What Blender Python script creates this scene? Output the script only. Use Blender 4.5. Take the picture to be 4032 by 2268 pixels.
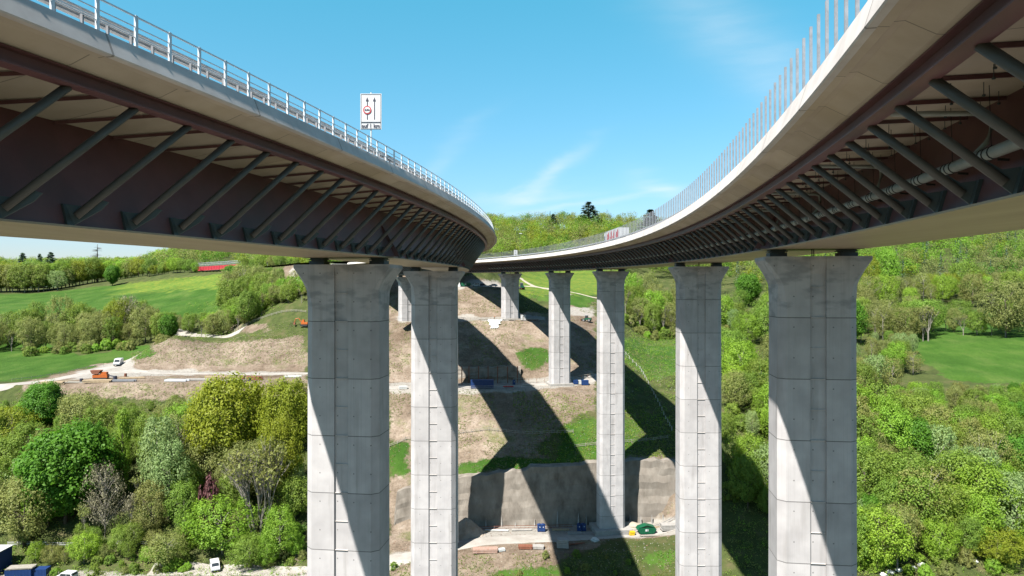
import bpy, math, random
import numpy as np
from mathutils import Vector, Matrix
R = math.radians
for o in list(bpy.data.objects): bpy.data.objects.remove(o)
SC = bpy.context.scene
COL = SC.collection
K = 1.7                      # metres per drawing unit
FZ, HZ = 1753.0, 727.0       # survey constants of the site plan

# ------------------------------------------------------------------ camera, sky, sun
cam = bpy.data.cameras.new('camera'); camo = bpy.data.objects.new('camera', cam); COL.objects.link(camo)
camo.location = (0, 0, 0); camo.rotation_euler = (R(90.06), 0, 0)
cam.sensor_width = 36; cam.lens = 24.5; cam.clip_start = 0.2; cam.clip_end = 6000
SC.camera = camo
SUN_AZ, SUN_EL = R(216.5), R(54)          # azimuth clockwise from +Y
S = Vector((math.sin(SUN_AZ)*math.cos(SUN_EL), math.cos(SUN_AZ)*math.cos(SUN_EL), math.sin(SUN_EL)))
W = bpy.data.worlds.new('World'); SC.world = W; W.use_nodes = True
nt = W.node_tree; nt.nodes.clear()
out = nt.nodes.new('ShaderNodeOutputWorld'); bg = nt.nodes.new('ShaderNodeBackground'); sky = nt.nodes.new('ShaderNodeTexSky')
sky.sky_type = 'NISHITA'; sky.sun_disc = False; sky.sun_elevation = SUN_EL; sky.sun_rotation = SUN_AZ
sky.air_density = 1.0; sky.dust_density = 0.6; sky.ozone_density = 1.6; sky.altitude = 300
tc = nt.nodes.new('ShaderNodeTexCoord')
mp = nt.nodes.new('ShaderNodeMapping'); mp.inputs['Rotation'].default_value = (0.15, 0.5, 0.35); mp.inputs['Scale'].default_value = (1.2, 2.0, 7.0)
n1 = nt.nodes.new('ShaderNodeTexNoise'); n1.inputs['Scale'].default_value = 2.1; n1.inputs['Detail'].default_value = 7; n1.inputs['Roughness'].default_value = 0.55
n1.inputs['Distortion'].default_value = 0.6
cr = nt.nodes.new('ShaderNodeValToRGB'); cr.color_ramp.elements[0].position = 0.60; cr.color_ramp.elements[0].color = (0, 0, 0, 1)
cr.color_ramp.elements[1].position = 0.82; cr.color_ramp.elements[1].color = (0.18, 0.18, 0.18, 1)
mx = nt.nodes.new('ShaderNodeMixRGB'); mx.inputs[2].default_value = (5.2, 5.6, 5.8, 1)
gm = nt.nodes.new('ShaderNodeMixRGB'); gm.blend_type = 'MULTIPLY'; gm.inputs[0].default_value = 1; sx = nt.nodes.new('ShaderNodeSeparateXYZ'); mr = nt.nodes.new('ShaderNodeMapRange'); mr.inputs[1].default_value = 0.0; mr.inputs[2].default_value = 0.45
mz = nt.nodes.new('ShaderNodeMapRange'); mz.inputs[1].default_value = 0.42; mz.inputs[2].default_value = 0.66; tz = nt.nodes.new('ShaderNodeMixRGB'); tz.inputs[2].default_value = (0.74, 0.86, 0.94, 1)  # unseen sky overhead tinted neutral to take cyan out of the ambient light
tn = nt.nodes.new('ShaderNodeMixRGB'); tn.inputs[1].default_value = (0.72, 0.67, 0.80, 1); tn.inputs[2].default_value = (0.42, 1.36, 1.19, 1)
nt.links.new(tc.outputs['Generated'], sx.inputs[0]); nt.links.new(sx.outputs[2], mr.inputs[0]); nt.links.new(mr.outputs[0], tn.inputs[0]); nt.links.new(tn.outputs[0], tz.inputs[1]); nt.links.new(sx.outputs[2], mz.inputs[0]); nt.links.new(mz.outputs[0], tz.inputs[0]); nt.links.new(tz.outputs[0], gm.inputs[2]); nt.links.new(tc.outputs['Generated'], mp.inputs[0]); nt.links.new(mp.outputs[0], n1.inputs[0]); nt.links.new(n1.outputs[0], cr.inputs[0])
def wm(op, a, b=None):
    n = nt.nodes.new('ShaderNodeMath'); n.operation = op
    for i_, v_ in enumerate((a, b)):
        if v_ is None: continue
        if isinstance(v_, (int, float)): n.inputs[i_].default_value = v_
        else: nt.links.new(v_, n.inputs[i_])
    return n.outputs[0]
yy_ = wm('MAXIMUM', sx.outputs[1], .15); cu = wm('DIVIDE', sx.outputs[0], yy_); cv = wm('DIVIDE', sx.outputs[2], yy_)
cv = wm('ADD', cv, wm('MULTIPLY', wm('SUBTRACT', n1.outputs[0], .5), .10)); ahead = wm('GREATER_THAN', sx.outputs[1], .16)
tot = None
for u0, v0, ang, a_, b_, k_ in ((.050, .165, 35, .065, .010, .34), (.020, .138, 8, .09, .008, .22), (.215, .156, -18, .038, .014, .34), (.100, .128, 12, .13, .006, .22), (.36, .33, -35, .20, .05, .20), (-.10, .19, 40, .08, .012, .10), (-.45, .10, 5, .2, .02, .15)):
    ca, sa = math.cos(R(ang)), math.sin(R(ang)); du = wm('SUBTRACT', cu, u0); dv = wm('SUBTRACT', cv, v0)
    p = wm('DIVIDE', wm('ADD', wm('MULTIPLY', du, ca), wm('MULTIPLY', dv, sa)), a_); q = wm('DIVIDE', wm('SUBTRACT', wm('MULTIPLY', dv, ca), wm('MULTIPLY', du, sa)), b_)
    e = wm('MULTIPLY', wm('POWER', 2.718, wm('MULTIPLY', wm('ADD', wm('MULTIPLY', p, p), wm('MULTIPLY', q, q)), -1.0)), k_)
    tot = e if tot is None else wm('ADD', tot, e)
n2 = nt.nodes.new('ShaderNodeTexNoise'); n2.inputs['Scale'].default_value = 9; n2.inputs['Detail'].default_value = 8; nt.links.new(mp.outputs[0], n2.inputs[0])
tot = wm('MULTIPLY', wm('MULTIPLY', tot, ahead), wm('ADD', wm('MULTIPLY', n2.outputs[0], 1.6), .2))
back = wm('MULTIPLY', cr.outputs[0], wm('SUBTRACT', 1.0, ahead))
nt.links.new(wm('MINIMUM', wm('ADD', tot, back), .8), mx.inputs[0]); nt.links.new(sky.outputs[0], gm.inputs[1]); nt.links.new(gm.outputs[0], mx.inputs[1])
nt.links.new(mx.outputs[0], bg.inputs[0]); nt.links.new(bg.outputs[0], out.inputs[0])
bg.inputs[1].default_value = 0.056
sl = bpy.data.lights.new('sun', 'SUN'); sl.energy = 5.0; sl.angle = R(0.53); sl.color = (1.0, 0.955, 0.89)
so = bpy.data.objects.new('sun', sl); COL.objects.link(so); so.rotation_euler = (-S).to_track_quat('-Z', 'Y').to_euler()
SC.view_settings.view_transform = 'Standard'; SC.view_settings.look = 'None'; SC.view_settings.exposure = 1.75; SC.view_settings.gamma = 1.0
SC.cycles.max_bounces = 6; SC.cycles.diffuse_bounces = 3; SC.cycles.transparent_max_bounces = 6

# ------------------------------------------------------------------ materials
KEEP = dict(deck_concrete=.61, girder_steel=.85, flange_steel=.85, strut_steel=.38, gusset_steel=1, bearing_steel=1, grey_pipe=.5, black_rubber=1, dark_glass=1, galvanised_steel=.75, galvanised_post=.55, cap_concrete=.62, needle_dark=.6, earth=.5)
def mat(name, col, rough=0.8, col2=None, scale=1.0, detail=6, metal=0.0, bump=0.0, coord='Object', lo=0.35, hi=0.65,
        rnd=0.0, transl=0.0, stretch=None, dirt=None, hue=0.0):
    m = bpy.data.materials.new(name); m.use_nodes = True
    t = m.node_tree; b = t.nodes['Principled BSDF']; L = t.links.new
    b.inputs['Roughness'].default_value = rough; b.inputs['Metallic'].default_value = metal
    b.inputs['Specular IOR Level'].default_value = 0.3
    k_ = KEEP.get(name, 0.5); col = tuple(c*k_ for c in col)
    if col2 is not None: col2 = tuple(c*k_ for c in col2)
    c4 = (*col, 1)
    src = None
    if col2 is not None or bump or dirt:
        tcn = t.nodes.new('ShaderNodeTexCoord'); mpn = t.nodes.new('ShaderNodeMapping')
        L(tcn.outputs[coord], mpn.inputs[0])
        if stretch: mpn.inputs['Scale'].default_value = stretch
        nz = t.nodes.new('ShaderNodeTexNoise'); nz.inputs['Scale'].default_value = scale; nz.inputs['Detail'].default_value = detail
        nz.inputs['Roughness'].default_value = 0.62
        L(mpn.outputs[0], nz.inputs[0])
        if col2 is not None:
            r = t.nodes.new('ShaderNodeValToRGB'); r.color_ramp.elements[0].position = lo; r.color_ramp.elements[1].position = hi
            r.color_ramp.elements[0].color = c4; r.color_ramp.elements[1].color = (*col2, 1)
            L(nz.outputs[0], r.inputs[0]); src = r.outputs[0]
        if bump:
            bp = t.nodes.new('ShaderNodeBump'); bp.inputs['Strength'].default_value = bump; bp.inputs['Distance'].default_value = 0.1
            L(nz.outputs[0], bp.inputs['Height']); L(bp.outputs[0], b.inputs['Normal'])
    if src is None:
        rgb = t.nodes.new('ShaderNodeRGB'); rgb.outputs[0].default_value = c4; src = rgb.outputs[0]
    if rnd or hue:
        oi = t.nodes.new('ShaderNodeObjectInfo'); hs = t.nodes.new('ShaderNodeHueSaturation')
        a = t.nodes.new('ShaderNodeMapRange'); a.inputs[3].default_value = 1-rnd; a.inputs[4].default_value = 1+rnd
        L(oi.outputs['Random'], a.inputs[0]); L(a.outputs[0], hs.inputs['Value'])
        w = t.nodes.new('ShaderNodeMath'); w.operation = 'MULTIPLY'; w.inputs[1].default_value = 7.31
        fr = t.nodes.new('ShaderNodeMath'); fr.operation = 'FRACT'
        L(oi.outputs['Random'], w.inputs[0]); L(w.outputs[0], fr.inputs[0])
        h = t.nodes.new('ShaderNodeMapRange'); h.inputs[3].default_value = 0.5-hue; h.inputs[4].default_value = 0.5+hue
        L(fr.outputs[0], h.inputs[0]); L(h.outputs[0], hs.inputs['Hue'])
        L(src, hs.inputs['Color']); src = hs.outputs[0]
    if dirt:
        dn = t.nodes.new('ShaderNodeTexNoise'); dn.inputs['Scale'].default_value = dirt[1]; dn.inputs['Detail'].default_value = 8
        L(mpn.outputs[0], dn.inputs[0])
        dr = t.nodes.new('ShaderNodeValToRGB'); dr.color_ramp.elements[0].position = 0.5; dr.color_ramp.elements[1].position = 0.75
        L(dn.outputs[0], dr.inputs[0])
        dm = t.nodes.new('ShaderNodeMixRGB'); dm.inputs[2].default_value = (*dirt[0], 1)
        L(dr.outputs[0], dm.inputs[0]); L(src, dm.inputs[1]); src = dm.outputs[0]
    L(src, b.inputs['Base Color'])
    if transl:
        tb = t.nodes.new('ShaderNodeBsdfTranslucent'); ms = t.nodes.new('ShaderNodeMixShader'); ms.inputs[0].default_value = transl
        L(src, tb.inputs[0]); L(b.outputs[0], ms.inputs[1]); L(tb.outputs[0], ms.inputs[2])
        L(ms.outputs[0], t.nodes['Material Output'].inputs[0])
    m['src'] = 1
    return m

def pier_concrete():
    """cast concrete: lift joints every 5.85 m below the head, tie holes, faint vertical board marks, stains"""
    m = bpy.data.materials.new('pier_concrete'); m.use_nodes = True
    t = m.node_tree; b = t.nodes['Principled BSDF']; L = t.links.new; b.inputs['Roughness'].default_value = 0.85
    b.inputs['Specular IOR Level'].default_value = 0.25
    N = t.nodes.new
    tcn = N('ShaderNodeTexCoord'); sp = N('ShaderNodeSeparateXYZ'); L(tcn.outputs['Object'], sp.inputs[0])
    def mth(op, a, bb=None, c=None):
        n = N('ShaderNodeMath'); n.operation = op
        for i, v in enumerate((a, bb, c)):
            if v is None: continue
            if isinstance(v, (int, float)): n.inputs[i].default_value = v
            else: L(v, n.inputs[i])
        return n.outputs[0]
    def noise(sc, vec_scale, det=5):
        mp_ = N('ShaderNodeMapping'); mp_.inputs['Scale'].default_value = vec_scale; L(tcn.outputs['Object'], mp_.inputs[0])
        oi_ = N('ShaderNodeObjectInfo'); ad = N('ShaderNodeVectorMath'); ad.operation = 'ADD'
        sc_ = N('ShaderNodeVectorMath'); sc_.operation = 'SCALE'; sc_.inputs[3].default_value = 30
        cb = N('ShaderNodeCombineXYZ'); L(oi_.outputs['Random'], cb.inputs[0]); L(oi_.outputs['Random'], cb.inputs[1]); L(cb.outputs[0], sc_.inputs[0])
        L(mp_.outputs[0], ad.inputs[0]); L(sc_.outputs[0], ad.inputs[1])
        n = N('ShaderNodeTexNoise'); n.inputs['Scale'].default_value = sc; n.inputs['Detail'].default_value = det
        L(ad.outputs[0], n.inputs[0]); return n.outputs[0]
    def ramp(v, p0, p1, c0, c1):
        r = N('ShaderNodeValToRGB'); r.color_ramp.elements[0].position = p0; r.color_ramp.elements[1].position = p1
        r.color_ramp.elements[0].color = (*c0, 1); r.color_ramp.elements[1].color = (*c1, 1); L(v, r.inputs[0]); return r.outputs[0]
    def mixc(f, a, c):
        n = N('ShaderNodeMixRGB'); L(f, n.inputs[0]); L(a, n.inputs[1]); n.inputs[2].default_value = (*c, 1); return n.outputs[0]
    base = ramp(noise(0.5, (1, 1, 1)), 0.3, 0.7, (0.250, 0.240, 0.240), (0.318, 0.306, 0.304))
    # per-lift tone
    lift = mth('FLOOR', mth('DIVIDE', sp.outputs[2], -5.86))
    wn = N('ShaderNodeTexWhiteNoise'); wn.noise_dimensions = '1D'; L(lift, wn.inputs['W'])
    tone = mth('MULTIPLY_ADD', wn.outputs[0], 0.14, 0.93)
    hs = N('ShaderNodeHueSaturation'); L(base, hs.inputs['Color']); L(tone, hs.inputs['Value']); c = hs.outputs[0]
    # vertical board marks
    bm = noise(1.0, (9, 9, 0.06), 2); c = mixc(mth('MULTIPLY', ramp(bm, 0.55, 0.8, (0, 0, 0), (1, 1, 1)), 0.28), c, (0.17, 0.168, 0.165))
    st = noise(1.0, (0.9, 0.9, 0.10), 7); c = mixc(mth('MULTIPLY', ramp(st, 0.56, 0.78, (0, 0, 0), (1, 1, 1)), 0.6), c, (0.15, 0.14, 0.132))
    # dark weathering below the head
    zz = sp.outputs[2]
    hb = mth('MULTIPLY', mth('GREATER_THAN', zz, -5.86), ramp(noise(0.9, (0.5, 0.5, 1.2), 7), 0.48, 0.62, (0, 0, 0), (1, 1, 1)))
    c = mixc(mth('MULTIPLY', hb, 0.5), c, (0.115, 0.12, 0.13))
    # joints
    fr = mth('FRACT', mth('DIVIDE', zz, -5.86)); d = mth('ABSOLUTE', mth('SUBTRACT', fr, 0.5))
    j = mth('GREATER_THAN', d, 0.5-0.0075); j = mth('MULTIPLY', j, mth('LESS_THAN', zz, -1.0))
    c = mixc(mth('MULTIPLY', j, 0.75), c, (0.045, 0.044, 0.043))
    # tie holes
    px_ = mth('PINGPONG', mth('ADD', sp.outputs[0], 0.45), 0.9); pz_ = mth('PINGPONG', mth('ADD', zz, 0.9), 1.465)
    hole = mth('LESS_THAN', mth('ADD', mth('MULTIPLY', px_, px_), mth('MULTIPLY', pz_, pz_)), 0.0049)
    c = mixc(mth('MULTIPLY', hole, 0.8), c, (0.08, 0.08, 0.08))
    L(c, b.inputs['Base Color'])
    return m

M = {}
M['pier'] = pier_concrete()
M['deck_concrete'] = mat('deck_concrete', (0.50, 0.41, 0.31), 0.85, (0.62, 0.52, 0.41), 0.25, 8, dirt=((0.30, 0.24, 0.16), 0.12), stretch=(1, 1, 1))
M['cap_concrete'] = mat('cap_concrete', (0.54, 0.49, 0.455), 0.85, (0.66, 0.61, 0.57), 0.6, 7)
M['steel'] = mat('girder_steel', (0.100, 0.042, 0.044), 0.45, (0.140, 0.062, 0.062), 0.35, 6, dirt=((0.06, 0.04, 0.04), 0.2))
M['flange'] = mat('flange_steel', (0.27, 0.205, 0.14), 0.5, (0.36, 0.28, 0.195), 0.3, 7, stretch=(1, 0.12, 1))
M['strut'] = mat('strut_steel', (0.150, 0.142, 0.128), 0.5, (0.185, 0.175, 0.158), 0.8, 4)
M['gusset'] = mat('gusset_steel', (0.045, 0.055, 0.055), 0.5)
M['galv'] = mat('galvanised_steel', (0.50, 0.53, 0.56), 0.45, (0.62, 0.65, 0.68), 3, 4, metal=0.25)
M['galv2'] = mat('galvanised_post', (0.30, 0.31, 0.33), 0.4, (0.40, 0.41, 0.44), 3, 4, metal=0.4)
M['pipe'] = mat('grey_pipe', (0.36, 0.37, 0.33), 0.5, (0.46, 0.47, 0.43), 1, 4)
M['black'] = mat('black_rubber', (0.02, 0.02, 0.02), 0.7)
M['bearing'] = mat('bearing_steel', (0.045, 0.06, 0.065), 0.5)
M['asphalt'] = mat('asphalt', (0.045, 0.046, 0.048), 0.9, (0.07, 0.07, 0.072), 2, 6)
M['paint_white'] = mat('white_paint', (0.78, 0.79, 0.80), 0.4, (0.70, 0.71, 0.72), 1.5, 4)
M['glass_dark'] = mat('dark_glass', (0.02, 0.025, 0.03), 0.12)
M['red'] = mat('red_paint', (0.55, 0.02, 0.03), 0.5)
M['redwall'] = mat('red_panel', (0.46, 0.03, 0.05), 0.6, (0.54, 0.045, 0.065), 1, 3)
M['signblack'] = mat('sign_black', (0.06, 0.06, 0.09), 0.5)
M['blue'] = mat('blue_paint', (0.010, 0.042, 0.16), 0.5, (0.016, 0.055, 0.20), 1.2, 4)
M['green'] = mat('green_paint', (0.005, 0.10, 0.045), 0.5, (0.01, 0.13, 0.06), 1.2, 4)
M['yellow'] = mat('yellow_paint', (0.75, 0.50, 0.02), 0.45)
M['orange'] = mat('orange_paint', (0.62, 0.16, 0.03), 0.5, (0.5, 0.12, 0.02), 2, 4)
M['rust'] = mat('rusty_steel', (0.22, 0.075, 0.04), 0.8, (0.30, 0.12, 0.07), 1.5, 5)
M['formply'] = mat('formwork_panel', (0.42, 0.25, 0.19), 0.8, (0.52, 0.36, 0.29), 1.5, 5)
M['wood'] = mat('sawn_wood', (0.42, 0.31, 0.19), 0.85, (0.55, 0.43, 0.28), 2, 5)
M['oldwood'] = mat('weathered_wood', (0.33, 0.30, 0.25), 0.9, (0.45, 0.42, 0.36), 2, 5)
M['slab'] = mat('precast_concrete', (0.38, 0.36, 0.33), 0.9, (0.48, 0.46, 0.43), 1, 5)
M['shotcrete'] = mat('shotcrete', (0.17, 0.145, 0.118), 0.95, (0.42, 0.375, 0.32), 0.36, 12, bump=0.6, stretch=(1, 1, 0.5), dirt=((0.14, 0.12, 0.10), 0.28), lo=.3, hi=.72)
M['gravel'] = mat('gravel_road', (0.36, 0.33, 0.29), 0.95, (0.47, 0.44, 0.40), 0.35, 9)
M['path'] = mat('earth_track', (0.42, 0.36, 0.28), 0.95, (0.52, 0.46, 0.37), 0.5, 8)
M['verge'] = mat('grass_verge', (0.10, 0.17, 0.035), 0.95, (0.22, 0.24, 0.09), 0.25, 9)
M['soil'] = mat('spoil_earth', (0.36, 0.28, 0.21), 0.95, (0.50, 0.42, 0.34), 0.5, 9, bump=0.5)
M['tarp'] = mat('pale_tarpaulin', (0.62, 0.64, 0.62), 0.6, (0.75, 0.77, 0.75), 1, 4)
M['skin'] = mat('skin', (0.45, 0.28, 0.2), 0.6); M['cloth'] = mat('dark_clothes', (0.04, 0.045, 0.07), 0.8); M['vest'] = mat('orange_vest', (0.6, 0.2, 0.05), 0.8)
M['bark'] = mat('bark', (0.10, 0.08, 0.06), 0.95, (0.17, 0.14, 0.11), 2, 5)
M['greybark'] = mat('pale_bark', (0.24, 0.22, 0.18), 0.95, (0.36, 0.33, 0.28), 2, 5)
def leaf(name, a, b_, rnd=0.14, hue=0.012, tr=0.55): return mat(name, (a[0]*2.05, a[1]*1.85, a[2]*1.9), 0.6, (b_[0]*1.9, b_[1]*1.7, b_[2]*1.8), 0.9, 3, rnd=rnd, hue=hue, transl=tr, lo=0.4, hi=0.6)
M['leaf_mid'] = leaf('leaf_mid_green', (0.120, 0.215, 0.028), (0.190, 0.310, 0.040))
M['leaf_dark'] = leaf('leaf_deep_green', (0.060, 0.175, 0.012), (0.095, 0.250, 0.018), 0.06, 0.004)
M['leaf_yellow'] = leaf('leaf_yellow_green', (0.165, 0.225, 0.014), (0.235, 0.300, 0.022), 0.08, 0.006)
M['leaf_pale'] = leaf('leaf_pale_green', (0.175, 0.285, 0.090), (0.245, 0.365, 0.125), 0.08)
M['leaf_olive'] = leaf('leaf_olive', (0.165, 0.215, 0.055), (0.235, 0.280, 0.075))
M['leaf_brown'] = leaf('leaf_bud_brown', (0.140, 0.145, 0.080), (0.185, 0.190, 0.110), 0.12, 0.01, 0.2)
M['leaf_purple'] = leaf('leaf_purple', (0.084, 0.036, 0.036), (0.120, 0.054, 0.054), 0.1, 0.01, 0.2)
M['leaf_spruce'] = leaf('needle_dark', (0.024, 0.051, 0.027), (0.042, 0.078, 0.039), 0.15, 0.01, 0.1)
M['leaf_bright'] = leaf('leaf_bright_green', (0.150, 0.300, 0.024), (0.220, 0.400, 0.036))

def deck_joints(m, cx, cy, per):
    t = m.node_tree; b = t.nodes['Principled BSDF']; N = t.nodes.new; L = t.links.new
    src = b.inputs['Base Color'].links[0].from_socket
    g = N('ShaderNodeNewGeometry'); sp = N('ShaderNodeSeparateXYZ'); L(g.outputs['Position'], sp.inputs[0])
    def mth(op, a, bb):
        n = N('ShaderNodeMath'); n.operation = op
        for i, v in enumerate((a, bb)):
            if isinstance(v, (int, float)): n.inputs[i].default_value = v
            else: L(v, n.inputs[i])
        return n.outputs[0]
    an = mth('ARCTAN2', mth('SUBTRACT', sp.outputs[1], cy), mth('SUBTRACT', sp.outputs[0], cx))
    u = mth('FRACT', mth('MULTIPLY', an, 300/per), 0); d = mth('LESS_THAN', u, .012)
    bay = mth('FLOOR', mth('MULTIPLY', an, 300/per), 0); wn = N('ShaderNodeTexWhiteNoise'); wn.noise_dimensions = '1D'; L(bay, wn.inputs['W'])
    hs = N('ShaderNodeHueSaturation'); L(src, hs.inputs['Color']); L(mth('ADD', mth('MULTIPLY', wn.outputs[0], .16), .92), hs.inputs['Value'])
    mx_ = N('ShaderNodeMixRGB'); L(mth('MULTIPLY', d, .6), mx_.inputs[0]); L(hs.outputs[0], mx_.inputs[1]); mx_.inputs[2].default_value = (.06, .05, .04, 1)
    L(mx_.outputs[0], b.inputs['Base Color'])
deck_joints(M['deck_concrete'], -280.33*K, 77.83*K, 2.055*1.5)
deck_joints(M['cap_concrete'], -280.33*K, 77.83*K, 2.055*3)
# ------------------------------------------------------------------ mesh helpers
class MB:
    def __init__(s): s.v = []; s.f = []
    def add(s, vs, fs):
        o = len(s.v); s.v += [tuple(v) for v in vs]; s.f += [tuple(i+o for i in f) for f in fs]; return s
    def box(s, c, d, rz=0.0, M4=None):
        x, y, z = d[0]/2, d[1]/2, d[2]/2
        vs = [Vector((a*x, b*y, e*z)) for e in (-1, 1) for b in (-1, 1) for a in (-1, 1)]
        if rz: vs = [Matrix.Rotation(rz, 3, 'Z') @ v for v in vs]
        if M4 is not None: vs = [M4 @ v for v in vs]
        vs = [v+Vector(c) for v in vs]
        return s.add(vs, [(0, 2, 3, 1), (4, 5, 7, 6), (0, 1, 5, 4), (2, 6, 7, 3), (0, 4, 6, 2), (1, 3, 7, 5)])
    def bar(s, a, b, w, h=None):
        """rectangular bar from a to b"""
        a = Vector(a); b = Vector(b); d = (b-a); L_ = d.length
        if L_ < 1e-6: return s
        q = d.to_track_quat('Y', 'Z').to_matrix()
        return s.box((a+b)/2, (w, L_, h or w), M4=q)
    def tube(s, pts, rad, n=8, caps=True):
        pts = [Vector(p) for p in pts]; o = len(s.v); k = len(pts)
        rs = rad if isinstance(rad, (list, tuple)) else [rad]*k
        up = Vector((0, 0, 1))
        for i, p in enumerate(pts):
            d = (pts[min(i+1, k-1)]-pts[max(i-1, 0)]).normalized()
            ref = up if abs(d.dot(up)) < 0.95 else Vector((1, 0, 0))
            a = d.cross(ref).normalized(); b = d.cross(a)
            for j in range(n):
                t_ = 2*math.pi*j/n; s.v.append(tuple(p+(a*math.cos(t_)+b*math.sin(t_))*rs[i]))
        for i in range(k-1):
            for j in range(n):
                s.f.append((o+i*n+j, o+i*n+(j+1) % n, o+(i+1)*n+(j+1) % n, o+(i+1)*n+j))
        if caps:
            s.f.append(tuple(o+j for j in reversed(range(n)))); s.f.append(tuple(o+(k-1)*n+j for j in range(n)))
        return s
    def prism(s, poly, x0, x1, axis='x'):
        """extrude a (u,v) polygon along an axis; poly in the other two axes"""
        n = len(poly)
        def P(u, v, w): return {'x': (w, u, v), 'y': (u, w, v), 'z': (u, v, w)}[axis]
        vs = [P(u, v, x0) for u, v in poly]+[P(u, v, x1) for u, v in poly]
        return s.add(vs, [tuple(range(n))[::-1], tuple(range(n, 2*n))]+[(i, (i+1) % n, n+(i+1) % n, n+i) for i in range(n)])
    def build(s, name, m, parent=None, loc=None, smooth=False, fix=True):
        me = bpy.data.meshes.new(name); me.from_pydata(s.v, [], s.f); me.materials.append(m)
        if fix:
            import bmesh
            b = bmesh.new(); b.from_mesh(me); bmesh.ops.recalc_face_normals(b, faces=b.faces); b.to_mesh(me); b.free()
        if smooth: me.polygons.foreach_set('use_smooth', [True]*len(me.polygons))
        o = bpy.data.objects.new(name, me); COL.objects.link(o)
        if loc is not None: o.location = loc
        if parent is not None: o.parent = parent
        return o
def np_obj(name, v, f, m, parent=None, smooth=False, mats=None, midx=None):
    """numpy quads -> object"""
    me = bpy.data.meshes.new(name); nv, nf = len(v), len(f); k = f.shape[1]
    me.vertices.add(nv); me.vertices.foreach_set('co', np.asarray(v, np.float32).ravel())
    me.loops.add(nf*k); me.loops.foreach_set('vertex_index', np.asarray(f, np.int32).ravel())
    me.polygons.add(nf); me.polygons.foreach_set('loop_start', np.arange(0, nf*k, k, dtype=np.int32))
    for x in (mats or [m]): me.materials.append(x)
    if midx is not None: me.polygons.foreach_set('material_index', np.asarray(midx, np.int32))
    if smooth: me.polygons.foreach_set('use_smooth', np.ones(nf, bool))
    me.update(calc_edges=True); me.validate()
    o = bpy.data.objects.new(name, me); COL.objects.link(o)
    if parent is not None: o.parent = parent
    return o
def tag(o, label=None, cat=None, group=None, kind=None):
    if label: o['label'] = label
    if cat: o['category'] = cat
    if group: o['group'] = group
    if kind: o['kind'] = kind
    return o
def thing(name, label, cat, loc=(0, 0, 0), rz=0.0, group=None):
    o = bpy.data.objects.new(name, None); COL.objects.link(o); o.location = loc; o.rotation_euler = (0, 0, rz); o.empty_display_size = 0.5
    return tag(o, label, cat, group)
def dup(root, loc=None, rz=None, label=None, group=None, sc=None):
    r = root.copy(); COL.objects.link(r)
    if loc is not None: r.location = loc
    if rz is not None: r.rotation_euler = (0, 0, rz)
    if sc is not None: r.scale = sc
    if label: r['label'] = label
    if group: r['group'] = group
    for ch in root.children:
        c = ch.copy(); COL.objects.link(c); c.parent = r
        for g in ch.children:
            d = g.copy(); COL.objects.link(d); d.parent = c
    return r

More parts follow.
